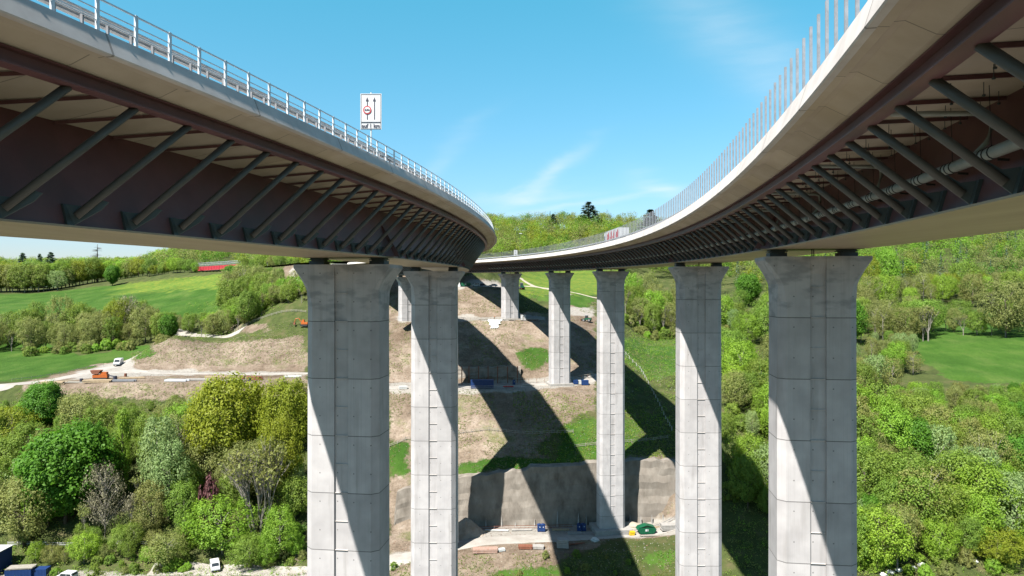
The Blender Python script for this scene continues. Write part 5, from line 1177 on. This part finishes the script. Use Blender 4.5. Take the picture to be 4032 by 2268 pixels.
# fences
def fence(name, label, pts, mats_=('oldwood', 'oldwood'), post_h=1.2, gap=2.6, rails=(.45, .95), pw=.12, cat='fence', use=at):
    P = []
    for a, b in zip(pts[:-1], pts[1:]):
        A_, B_ = use(*a), use(*b); n = max(1, int((B_-A_).length/gap))
        for i in range(n): q = A_.lerp(B_, i/n); P.append(Vector((q.x, q.y, H(q.x/K, q.y/K)*K)))
    q = use(*pts[-1]); P.append(q); root = thing(name, label, cat, P[0]); o = P[0]
    rnd = random.Random(len(P))
    for q in P[:100]: MB().box((q-o)+Vector((0, 0, post_h/2-.1)), (pw, pw, post_h+.2+rnd.uniform(-.08, .08))).build('post', M[mats_[0]], root)
    for rz in rails:
        mb = MB()
        for a, b in zip(P[:-1], P[1:]): mb.bar(a-o+Vector((0, -.06, rz)), b-o+Vector((0, -.06, rz+rnd.uniform(-.05, .05))), .05, .13)
        mb.build('rail', M[mats_[1]], root)
    return root
fence('wooden_fence', 'long weathered rail fence crossing the slope above the retaining wall', [(980,133),(1100,133.6),(1230,133.5),(1340,132.8),(1442,133)])
fence('wooden_fence', 'short lower stretch of rail fence between two central piers', [(1446,129.2),(1500,129.5),(1570,130.5),(1680,134)])
fence('wooden_fence', 'pale rail fence among bushes at the bottom left', [(20,117.4),(120,117.2),(250,117),(390,117)], ('oldwood', 'paint_white'))
fence('wooden_fence', 'rail fence on the grassy slope left of the nearest left pier', [(590,200),(660,196),(720,194),(770,192)])
fence('pasture_fence', 'line of pale pasture posts along the shaded wood edge', [(1566,176),(1610,168),(1640,156),(1665,146),(1690,137)], ('paint_white', 'oldwood'), 1.3, 3.0, (.9,), .14)
fence('site_fence', 'metal site railing along the lower road before the retaining wall', [(1190,119.8),(1270,120.2),(1370,120.4),(1440,120.6)], ('galv2', 'rust'), 1.2, 2.4, (.5, 1.1), .07)
fence('site_fence', 'metal site railing around the pad under the central pier', [(1430,117.4),(1500,116.8),(1580,116.6),(1640,119),(1700,120.3)], ('galv2', 'galv2'), 1.1, 2.0, (.5, 1.05), .06)
fence('site_fence', 'rusty site railing on the middle terrace, right of the blue container', [(1290,155),(1330,154.5),(1370,153.8),(1430,155),(1495,157)], ('rust', 'oldwood'), 1.8, 2.2, (.6, 1.1, 1.7), .12)
fence('site_fence', 'metal railing at the edge of the middle terrace above the shaded slope', [(1145,147.2),(1200,147.4),(1260,147.7),(1310,148)], ('galv2', 'galv2'), 1.1, 2.2, (.5, 1.05), .06)
fence('site_fence', 'railing at the edge of the upper terrace by the short pier', [(1150,182),(1200,182),(1250,182.5),(1310,182.5),(1370,184)], ('oldwood', 'oldwood'), 1.2, 2.4, (.5, 1.1), .09)
fence('pasture_fence', 'thin wire fence with short posts below the left meadow', [(30,157.5),(150,165.5),(260,174)], ('oldwood', 'galv2'), 1.1, 3.2, (.9,), .08)

# containers, skips, bins, stacks
def container(px, Y, rz, L_, W_, H_, m, label, name='shipping_container', dz=0.02):
    r = thing(name, label, 'container', at(px, Y, dz), rz)
    mb = MB().box((0, 0, H_/2), (L_, W_, H_)); n = int(L_/.35)
    for i in range(n):
        for q in (-1, 1): mb.box((-L_/2+.2+i*.35, q*(W_/2+.02), H_/2), (.14, .05, H_*.9))
    mb.build('body', M[m], r)
    fr = MB()
    for x in (-1, 1):
        for q in (-1, 1): fr.box((x*(L_/2-.04), q*(W_/2-.04), H_/2), (.14, .18, H_+.06))
    fr.build('frame', M[m], r)
    for q in (-1, 1): MB().box((L_/2+.03, q*W_*.25, H_/2), (.05, W_*.46, H_*.88)).build('door', M[m], r)
    return r
container(1213, 148.6, R(2), 8.2, 2.6, 3.0, 'blue', 'blue container in the shade on the middle terrace')
def skip(px, Y, rz, m, label, s=1.0):
    r = thing('skip', label, 'skip', at(px, Y, .1), rz)
    pr = [(-2.3*s, 1.1*s), (-1.6*s, .15*s), (1.6*s, .15*s), (2.3*s, 1.1*s), (1.95*s, 1.5*s), (-1.95*s, 1.5*s)]
    MB().prism(pr, -1.0*s, 1.0*s, 'y').build('body', M[m], r)
    for q in (-1, 1): MB().prism([(q*.05*s, 2.05*s), (q*1.9*s, 1.53*s), (q*1.95*s, 1.6*s), (q*.05*s, 2.15*s)], -.98*s, .98*s, 'y').build('lid', M[m], r)
    mb = MB()
    for x in (-1.1, 0, 1.1):
        for q in (-1, 1): mb.box((x*s, q*1.04*s, .82*s), (.12*s, .08*s, 1.3*s))
    mb.build('ribs', M[m], r); MB().box((-.1*s, -1.06*s, 1.0*s), (.7*s, .03, .5*s)).build('plate', M['paint_white'], r)
skip(1625, 117.2, R(6), 'green', 'green lidded skip on the lower gravel road between the right piers', 1.2)
skip(1172, 213.3, R(0), 'green', 'dark green skip beside the white pickup near the abutment', 1.2)
def bin_(px, Y, label, dz=.05, s=1.0, group=None):
    r = thing('site_toilet', label, 'box', at(px, Y, dz), R(random.uniform(-8, 8)), group)
    MB().box((0, 0, .95*s), (1.2*s, 1.2*s, 1.8*s)).build('cabin', M['blue'], r); MB().prism([(-.68*s, 1.86*s), (.68*s, 1.86*s), (0, 2.1*s)], -.66*s, .66*s, 'y').build('roof', M['blue'], r)
    MB().box((0, -.62*s, .9*s), (.8*s, .05, 1.5*s)).build('door', M['blue'], r); MB().box((.1*s, -.66*s, 1.35*s), (.25*s, .03, .25*s)).build('plate', M['paint_white'], r)
bin_(1357, 119.3, 'left blue bin of the pair nearest the long retaining wall railing'); bin_(1366, 119.3, 'right blue bin of the pair nearest the long retaining wall railing')
bin_(1457, 119.2, 'left blue bin of the pair next to the central pad'); bin_(1468, 119.2, 'right blue bin of the pair next to the central pad')
bin_(1293, 152.2, 'small blue bin right of the shaded blue container', s=.9)
def stack(px, Y, rz, L_, W_, rows, n, t, m, label, cat='stack', name='plank_stack', straps=True, dz=.03, gap=.04):
    r = thing(name, label, cat, at(px, Y, dz), rz); rnd = random.Random(int(px))
    for k in range(rows):
        z = .12+k*(t+.10)
        mb = MB()
        for i in range(n):
            w = W_/n; mb.box((rnd.uniform(-.12, .12), -W_/2+w*(i+.5), z+t/2), (L_*rnd.uniform(.95, 1), w-gap, t))
        mb.build('layer', M[m], r)
        b = MB()
        for x in (-.35, .35): b.box((x*L_, 0, z-.05), (.12, W_, .09))
        b.build('bearer', M['oldwood'], r)
    return r
stack(1221, 110.6, R(3), 6.8, 2.2, 2, 5, .45, 'formply', 'long stack of rusty formwork beams below the gravel road', 'formwork', 'formwork_stack')
stack(1322, 111.9, R(0), 3.8, 1.8, 2, 3, .32, 'rust', 'short reddish stack of steel frames below the gravel road', 'formwork', 'formwork_stack')
stack(1354, 112.0, R(-8), 3.2, 2.0, 2, 4, .3, 'slab', 'grey stack of concrete boards right of the reddish stack', 'boards')
stack(1415, 112.4, R(-4), 3.2, 2.6, 5, 3, .36, 'slab', 'tall grey stack of concrete slabs in the shade', 'slabs', 'slab_stack')
stack(1682, 117.6, R(5), 4.6, 2.6, 4, 3, .3, 'slab', 'tall grey stack of slabs right of the green skip', 'slabs', 'slab_stack')
stack(1262, 110.9, R(20), 1.9, 1.2, 1, 2, .6, 'tarp', 'small pale wrapped bundle right of the rusty beams', 'bundle', 'wrapped_bundle')
stack(1590, 116.6, R(5), 1.5, 1.2, 2, 1, .45, 'yellow', 'small yellowish crate left of the green skip', 'crate', 'crate')
def blob(name, px, Y, d, m, label, cat, seed, dz=.0):
    import bmesh
    b = bmesh.new(); bmesh.ops.create_icosphere(b, subdivisions=3, radius=1); rn = random.Random(seed)
    ph = [rn.uniform(0, 6) for _ in range(6)]
    for v in b.verts:
        c = v.co; k = 1+.16*math.sin(3*c.x+ph[0])*math.sin(3*c.y+ph[1])+.10*math.sin(6*c.z+ph[2]+4*c.x)+.05*math.sin(13*c.x+11*c.y+ph[3]); v.co = Vector((c.x*d[0]*k, c.y*d[1]*k, max(-.1, c.z*k+.35)*d[2]*.75))
    me = bpy.data.meshes.new(name); b.to_mesh(me); b.free(); me.materials.append(M[m]); o = bpy.data.objects.new(name, me); COL.objects.link(o); o.location = at(px, Y, dz)
    return tag(o, label, cat)
blob('bulk_bag', 1497, 114.6, (1.1, .9, 1.0), 'tarp', 'white bulk bag beside the lower gravel road', 'bag', 1)
def rock_scatter():
    pass
def heap(px, Y, r_, h, m, label, seed):
    mb = MB(); rn = random.Random(seed); n = 40; p = at(px, Y, -.25)
    for k in range(14):
        t = k/13
        for i_ in range(n):
            a = 6.283*i_/n; q = r_*(1-t)*(1+.10*math.sin(3*a+seed)+.05*math.sin(7*a))+rn.uniform(-.12, .12); mb.v.append((q*math.cos(a), q*.7*math.sin(a), h*(t-.06*math.sin(6.28*t))+rn.uniform(-.08, .08)))
    for k in range(13):
        for i_ in range(n): mb.f.append((k*n+i_, k*n+(i_+1) % n, (k+1)*n+(i_+1) % n, (k+1)*n+i_))
    o = mb.build('sand_pile', M[m], fix=False); o.location = p; tag(o, label, 'pile')
heap(1172, 118.6, 6.6, 5.2, 'soil', 'pile of light sand at the left end of the retaining wall', 2)
blob('gravel_pile', 1580, 120.0, (5, 1.8, 1.6), 'path', 'low heap of rubble at the wall foot right of the central pier', 'pile', 4, -.1)
def sheet(name, px, Y, w, h, m, label, cat):
    """tarpaulin hanging down a slope"""
    n = 10; mb = MB(); p = at(px, Y)
    for j in range(n+1):
        for i in range(n+1):
            u = (i/n-.5)*w*(1-.55*(j/n)**1.2)+.25*math.sin(j*1.7); y = Y+(1-j/n)*h; x = p.x/K+u
            mb.v.append((x*K-p.x, y*K-p.y, (H(x, y)+.22+.12*math.sin(i*2.1+j))*K-p.z))
    for j in range(n):
        for i in range(n): a = j*(n+1)+i; mb.f.append((a, a+1, a+n+2, a+n+1))
    o = mb.build(name, M[m], fix=False); o.location = p; return tag(o, label, cat)
sheet('tarpaulin', 1243, 176.5, 3.6, 5.0, 'tarp', 'white tarpaulin hanging over the edge of the upper terrace', 'tarpaulin')
# toilet cabin and person near the short pier
r = thing('site_cabin', 'white site cabin standing right of the short pier', 'cabin', at(1316, 184, .05), R(5))
MB().box((0, 0, 1.25), (2.1, 2.0, 2.5)).build('cabin', M['paint_white'], r); MB().box((0, 0, 2.56), (2.25, 2.15, .12)).build('roof', M['slab'], r); MB().box((0, -1.02, 1.1), (.9, .06, 2.0)).build('door', M['slab'], r); MB().box((.1, -1.06, 1.7), (.35, .03, .35)).build('window', M['glass_dark'], r)
def person(px, Y, label, rz, top, legs, bend=.1):
    root = thing('person', label, 'person', at(px, Y, .02), rz)
    V = [(0, 0, .92), (0, .01, 1.15), (0, 0, 1.38), (0, -.01, 1.50), (0, -.02, 1.62), (0, -.02, 1.74), (-.10, 0, .86), (-.13, -.05, .48), (-.13, .02, .08), (-.13, -.14, .04), (.10, 0, .86), (.14, .10, .48), (.16, .16, .08), (.16, .02, .04),
         (-.19, 0, 1.40), (-.26, -.05, 1.12), (-.22, -.22, .92), (.19, 0, 1.40), (.27, -.02, 1.12), (.25, -.18, .93), (-.22, -.29, .88), (.25, -.25, .88)]
    E = [(0, 1), (1, 2), (2, 3), (3, 4), (4, 5), (0, 6), (6, 7), (7, 8), (8, 9), (0, 10), (10, 11), (11, 12), (12, 13), (2, 14), (14, 15), (15, 16), (2, 17), (17, 18), (18, 19), (16, 20), (19, 21)]
    Rd = [.16, .15, .16, .06, .10, .09, .10, .07, .05, .045, .10, .07, .05, .045, .07, .05, .035, .07, .05, .035, .04, .04]
    me = bpy.data.meshes.new('body'); me.from_pydata(V, E, []); o = bpy.data.objects.new('body', me); COL.objects.link(o); o.modifiers.new('s', 'SKIN'); 
    sv = me.skin_vertices[0].data if me.skin_vertices else None
    if sv:
        for i, r_ in enumerate(Rd): sv[i].radius = (r_, r_*.8)
        sv[0].use_root = True
    u = o.modifiers.new('u', 'SUBSURF'); u.levels = 1; u.render_levels = 1
    me.materials.append(M[legs]); o.parent = root
    j = MB().tube([(0, .0, .95), (0, 0, 1.2), (0, 0, 1.42), (0, 0, 1.49)], [.19, .20, .21, .10], 12).build('jacket', M[top], root, smooth=True)
    j.scale = (1.15, .75, 1)
    hd = MB().tube([(0, -.02, 1.54), (0, -.025, 1.60), (0, -.02, 1.69), (0, -.015, 1.76)], [.06, .098, .10, .05], 12).build('head', M['skin'], root, smooth=True)
    MB().tube([(0, -.01, 1.68), (0, -.01, 1.74), (0, -.01, 1.80)], [.125, .115, .05], 12).build('helmet', M['paint_white'], root, smooth=True)
person(1244, 183.6, 'person in dark trousers and an orange vest standing on the upper terrace', R(30), 'vest', 'cloth')

# machines
def excavator(px, Y, rz, label, m='orange', s=1.0):
    r = thing('excavator', label, 'excavator', at(px, Y, .05), rz)
    for q in (-1, 1):
        MB().prism([(-1.7*s, .12*s), (-1.4*s, 0), (1.4*s, 0), (1.7*s, .12*s), (1.75*s, .5*s), (1.45*s, .78*s), (-1.45*s, .78*s), (-1.75*s, .5*s)], q*1.1*s-.25*s, q*1.1*s+.25*s, 'y').build('track', M['black'], r)
    h = MB().box((-.3*s, 0, 1.35*s), (3.0*s, 2.3*s, .9*s)).build('body', M[m], r)
    c = MB().prism([(.2*s, 1.8*s), (1.35*s, 1.8*s), (1.25*s, 2.9*s), (.3*s, 2.95*s)], -1.1*s, -.1*s, 'y').build('cab', M[m], r)
    MB().prism([(.35*s, 2.0*s), (1.2*s, 2.0*s), (1.15*s, 2.75*s), (.4*s, 2.8*s)], -1.13*s, -1.09*s, 'y').build('side_window', M['glass_dark'], r)
    MB().tube([(1.1*s, .3*s, 1.5*s), (2.6*s, .3*s, 3.6*s), (4.0*s, .3*s, 3.3*s)], .2*s, 6).build('boom', M[m], r); MB().tube([(4.0*s, .3*s, 3.35*s), (4.6*s, .3*s, 1.6*s)], .15*s, 6).build('stick', M[m], r)
    MB().prism([(4.2*s, 1.6*s), (4.9*s, 1.6*s), (5.0*s, .9*s), (4.5*s, .5*s), (4.0*s, .9*s)], -.2*s, .8*s, 'y').build('bucket', M['rust'], r)
excavator(766, 187, R(175), 'orange and yellow excavator on the spoil plateau beside the nearest left pier', 'orange', 1.0)
def loader(px, Y, rz, label, m='slab', s=1.0):
    r = thing('wheel_loader', label, 'loader', at(px, Y, .05), rz)
    for x in (-1.3, 1.3):
        for q in (-1, 1): wheel(r, x*s, q*.95*s, .68*s, .45*s)
    MB().prism([(-2.2*s, .8*s), (1.6*s, .8*s), (1.6*s, 1.3*s), (-.3*s, 1.6*s), (-2.2*s, 1.7*s)], -.75*s, .75*s, 'y').build('body', M[m], r)
    MB().prism([(-.6*s, 1.6*s), (.7*s, 1.4*s), (.6*s, 2.9*s), (-.5*s, 2.9*s)], -.65*s, .65*s, 'y').build('cab', M['glass_dark'], r)
    MB().box((.05*s, 0, 2.97*s), (1.4*s, 1.5*s, .12*s)).build('roof', M['paint_white'], r)
    for q in (-1, 1): MB().bar((1.0*s, q*.5*s, 1.5*s), (2.8*s, q*.5*s, .7*s), .16*s, .25*s).build('lift_arm', M[m], r)
    MB().prism([(2.6*s, .2*s), (3.6*s, .15*s), (3.0*s, .5*s), (2.9*s, 1.2*s), (2.5*s, 1.1*s)], -1.25*s, 1.25*s, 'y').build('bucket', M['rust'], r)
loader(1476, 190, R(160), 'grey green wheel loader on the pale path between two central piers', 'green', 1.0)
loader(1312, 216, R(100), 'green tractor on the track right of the short pier', 'green', 1.15)
def yellow_machine():
    r = thing('yellow_machine', 'yellow machine roof just showing at the bottom edge between the right piers', 'machine', at(1663, 103.5, 0.3), R(10))
    loc = [(-2.1, .0), (-1.9, .9), (-1.2, 1.35), (0, 1.5), (1.2, 1.35), (1.9, .9), (2.1, 0)]
    MB().tube([(x, 0, z+.6) for x, z in loc], .16, 8).build('roll_bar', M['yellow'], r, smooth=True); MB().tube([(x, 1.6, z+.6) for x, z in loc], .16, 8).build('roll_bar', M['yellow'], r, smooth=True)
    MB().prism([(-1.8, .5), (1.8, .5), (1.5, 1.5), (-1.5, 1.5)], -.1, 1.7, 'y').build('cab', M['glass_dark'], r); MB().box((0, .8, .2), (4.4, 2.2, .7)).build('body', M['yellow'], r)
    for x in (-1.4, 1.4):
        for q in (-.3, 1.9): wheel(r, x, q, .5, .3)
yellow_machine()
# material lying on the left terrace
def beams(px, Y, rz, L_, n, m, label, t=.3,  name='timber_beams', cat='beams', layers=1):
    t *= 1.7; L_ *= 1.15; r = thing(name, label, cat, at(px, Y, .05), rz); rn = random.Random(int(px*7)); mb = MB()
    for k in range(layers):
        for i in range(n):
            a = rn.uniform(-.05, .05); mb.box((rn.uniform(-.5, .5), (i-n/2)*t*1.35, t/2+k*t), (L_*rn.uniform(.8, 1), t, t*.9), rz=a)
    mb.build('beams', M[m], r); b = MB()
    for x in (-.3, .3): b.box((x*L_, 0, .02), (.2, n*t*1.5, .12))
    b.build('bearers', M['oldwood'], r); return r
beams(135, 152.5, R(4), 8, 4, 'wood', 'pale timber beams at the left end of the terrace', layers=2)
beams(190, 153.2, R(-3), 10, 3, 'oldwood', 'long grey beams behind the black pipe stubs', t=.25)
beams(250, 152, R(5), 9, 4, 'wood', 'yellowish timber beams below the rusty machine', layers=2)
beams(310, 152.6, R(0), 9, 3, 'galv2', 'long grey steel pipe bundle right of the rusty machine', t=.35, name='pipe_bundle', cat='pipes')
beams(335, 157, R(8), 8, 3, 'wood', 'timber beams behind the grey pipe bundle', t=.28)
beams(445, 153, R(-4), 8, 3, 'galv', 'light grey girders right of the gap on the terrace', t=.4, name='pipe_bundle', cat='pipes')
beams(500, 154, R(3), 9, 3, 'slab', 'long concrete grey beams in the middle of the terrace', t=.35)
beams(545, 156, R(0), 8, 3, 'wood', 'timber beams left of the brown blocks', t=.3, layers=2)
beams(590, 152.4, R(5), 9, 3, 'oldwood', 'weathered beams before the brown blocks', t=.3)
beams(640, 154.5, R(-6), 5, 3, 'rust', 'rusty beams left of the yellow green oak top', t=.35, layers=2)
beams(735, 158, R(6), 6, 4, 'tarp', 'pale heap of boards beside the nearest left pier', t=.28)
for px, Y, sz, m, l in ((205, 153, 1.4, 'signblack', 'black drum standing among the grey beams'), (290, 154, 1.6, 'signblack', 'black drum right of the rusty machine'), (612, 153, 1.5, 'rust', 'brown steel drum on the terrace'), (628, 152.6, 1.3, 'signblack', 'black drum right of the brown drum'), (316, 159.5, 1.2, 'rust', 'small rusty drum on the far side of the terrace')):
    r = thing('steel_drum', l, 'drum', at(px, Y, .05)); MB().tube([(0, 0, 0), (0, 0, sz)], sz*.42, 14).build('drum', M[m], r)
    MB().tube([(0, 0, sz*.33), (0, 0, sz*.37)], sz*.45, 14).tube([(0, 0, sz*.66), (0, 0, sz*.7)], sz*.45, 14).build('hoops', M[m], r)
r = thing('crusher', 'rusty red machine with a hopper among the beams on the left terrace', 'machine', at(254, 156.5, .05), R(8))
MB().box((0, 0, 1.1), (5.2, 2.2, 1.3)).build('body', M['orange'], r); MB().prism([(-3.4, 3.4), (.4, 3.4), (-.6, 2.0), (-2.6, 2.0)], -1.3, 1.3, 'y').build('hopper', M['rust'], r)
MB().box((1.2, 0, 2.2), (2.2, 1.8, .9)).build('engine_cover', M['orange'], r); MB().bar((2.2, 0, 1.4), (5.6, 0, .7), .9, .25).build('conveyor', M['signblack'], r); MB().box((0, -.9, .3), (4.6, .5, .6)).box((0, .9, .3), (4.6, .5, .6)).build('track', M['black'], r)
# blue boxes and cages near the fourth right pier
for i, (px, Y, d, m, l) in enumerate([(1428, 152.6, (2.4, 1.6, 1.5), 'galv2', 'grey wire cage left of the blue boxes'), (1447, 152.8, (1.9, 1.6, 1.3), 'blue', 'left blue box beside the fourth right pier'), (1458, 153.0, (1.2, 1.3, 1.3), 'tarp', 'white box between the blue boxes'), (1471, 152.6, (2.6, 1.8, 1.6), 'blue', 'right blue box beside the fourth right pier')]):
    r = thing('storage_box', l, 'box', at(px, Y, .06), R(5)); MB().box((0, 0, d[2]/2), d).build('box', M[m], r); MB().box((0, 0, d[2]+.05), (d[0]+.1, d[1]+.1, .1)).build('lid', M[m], r)
    b = MB(); [b.box((x*d[0], -d[1]/2-.03, d[2]/2), (.08, .06, d[2])) for x in (-.4, -.13, .13, .4)]; b.build('ribs', M['galv2' if m == 'galv2' else m], r)
stack(1279, 149.2, R(4), 3.6, 1.4, 1, 3, .4, 'red', 'red frame on the ground right of the shaded blue container', 'frame', 'red_rack')
stack(1388, 153.6, R(0), 3.6, 1.6, 1, 3, .45, 'tarp', 'white bundle at the foot of the fourth right pier', 'bundle', 'wrapped_bundle')
stack(1286, 183.2, R(0), 2.6, 1.6, 2, 3, .3, 'slab', 'small grey slab stack at the foot of the short pier', 'slabs', 'slab_stack')
stack(1340, 184.5, R(4), 5, 1.6, 1, 5, .3, 'rust', 'rusty bars lying right of the white site cabin', 'bars', 'steel_bars')
stack(1215, 183.4, R(-4), 4, 1.6, 1, 4, .3, 'oldwood', 'grey planks on the upper terrace left of the person', 'planks')
# bottom left yard
container(52, 109.6, R(8), 6.4, 2.5, 2.9, 'blue', 'blue container covered with boards at the bottom left corner', 'waste_container')
container(100, 110.2, R(4), 4.6, 2.3, 2.6, 'blue', 'blue container right of the board covered one at the bottom left')
container(-6, 112, R(85), 6.0, 3.4, 6.4, 'blue', 'tall dark blue shed cut by the left edge of the picture', 'shed')
rr = at(-6, 112); q = MB().box((0, 0, 6.55), (4.2, 6.6, .18)).build('flat_roof', M['paint_white']); q.location = rr; tag(q, 'pale flat roof sheet lying on the tall dark blue shed', 'roof sheet')
stack(55, 109.6, R(8), 6.6, 2.7, 2, 8, .10, 'oldwood', 'weathered boards lying on the blue container at the bottom left', 'boards', dz=1.75)
stack(24, 111.8, R(0), 1.6, 1.3, 2, 1, .5, 'yellow', 'yellow crate right of the tall dark blue shed', 'crate', 'crate')
# small things at the abutment
r = thing('tent', 'white pointed tent at the left end of the abutment', 'tent', at(1154, 215, .05)); MB().add([(-1, -1, 0), (1, -1, 0), (1, 1, 0), (-1, 1, 0), (0, 0, 4.2)], [(0, 1, 4), (1, 2, 4), (2, 3, 4), (3, 0, 4), (3, 2, 1, 0)]).build('cover', M['tarp'], r)
MB().tube([(0, 0, 0), (0, 0, 4.5)], .05, 6).build('pole', M['galv'], r)
for i, (px, Y) in enumerate(((1183, 214), (1222, 214.5), (1232, 216))):
    stack(px, Y, R(10*i), 2.4, 1.2, 1, 2, .5, ('tarp', 'tarp', 'slab')[i], ('white bundle left of the white pickup', 'white bundle right of the white pickup', 'grey bundle near the dark car at the abutment')[i], 'bundle', 'wrapped_bundle')
for i, (px, py) in enumerate(((2222, 1422), (2240, 1416), (2262, 1420), (2298, 1424), (2318, 1428), (2450, 1420))):
    blob('boulder', px, 100.5+i*.2, (.9, .7, .7), 'tarp', 'pale boulder on the grass at the foot of the right wood', 'boulder', 20+i)['group'] = 'pale boulders at the foot of the right wood'

# more odds and ends on the lower work strip and the terraces
for a in [(1206, 119.2, R(4), 5.5, 1.0, 1, 4, .22, 'wood', 'pale boards before the left part of the retaining wall', 'boards'),
          (1250, 119.6, R(-3), 7.0, .8, 1, 3, .20, 'tarp', 'long white plastic covered strip beside the wall railing', 'boards', 'covered_boards'),
          (1312, 119.7, R(2), 6.0, 1.0, 1, 4, .22, 'slab', 'grey boards between the strip of plastic and the first blue bins', 'boards'),
          (1410, 119.6, R(0), 5.0, 1.1, 1, 4, .25, 'wood', 'pale boards between the two pairs of blue bins', 'boards'),
          (1446, 117.9, R(8), 4.2, 1.6, 1, 5, .3, 'slab', 'grey slabs at the left corner of the central pad', 'slabs', 'slab_stack'),
          (1655, 119.4, R(12), 5.5, 1.0, 1, 3, .25, 'wood', 'pale planks right of the green skip', 'planks'),
          (1640, 116.0, R(3), 7.0, .7, 1, 2, .22, 'oldwood', 'long low planks in front of the green skip', 'planks'),
          (1450, 113.4, R(15), 5.0, .6, 1, 3, .15, 'rust', 'thin brown bars lying in the shade right of the tall slab stack', 'bars', 'steel_bars'),
          (1330, 150.8, R(-3), 4.0, 1.0, 1, 3, .3, 'oldwood', 'weathered planks on the middle terrace road edge', 'planks'),
          (1014, 147.6, R(10), 3.0, 1.6, 2, 2, .4, 'tarp', 'white pallets seen between the two nearest left piers', 'pallets', 'pallet_stack'),
          (1305, 182.9, R(-6), 3.2, 1.0, 1, 3, .3, 'wood', 'pale planks beside the short pier base', 'planks'),
          (1262, 183.0, R(5), 3.4, 1.2, 1, 3, .35, 'tarp', 'pale boards right of the person on the upper terrace', 'boards')]:
    stack(*a)
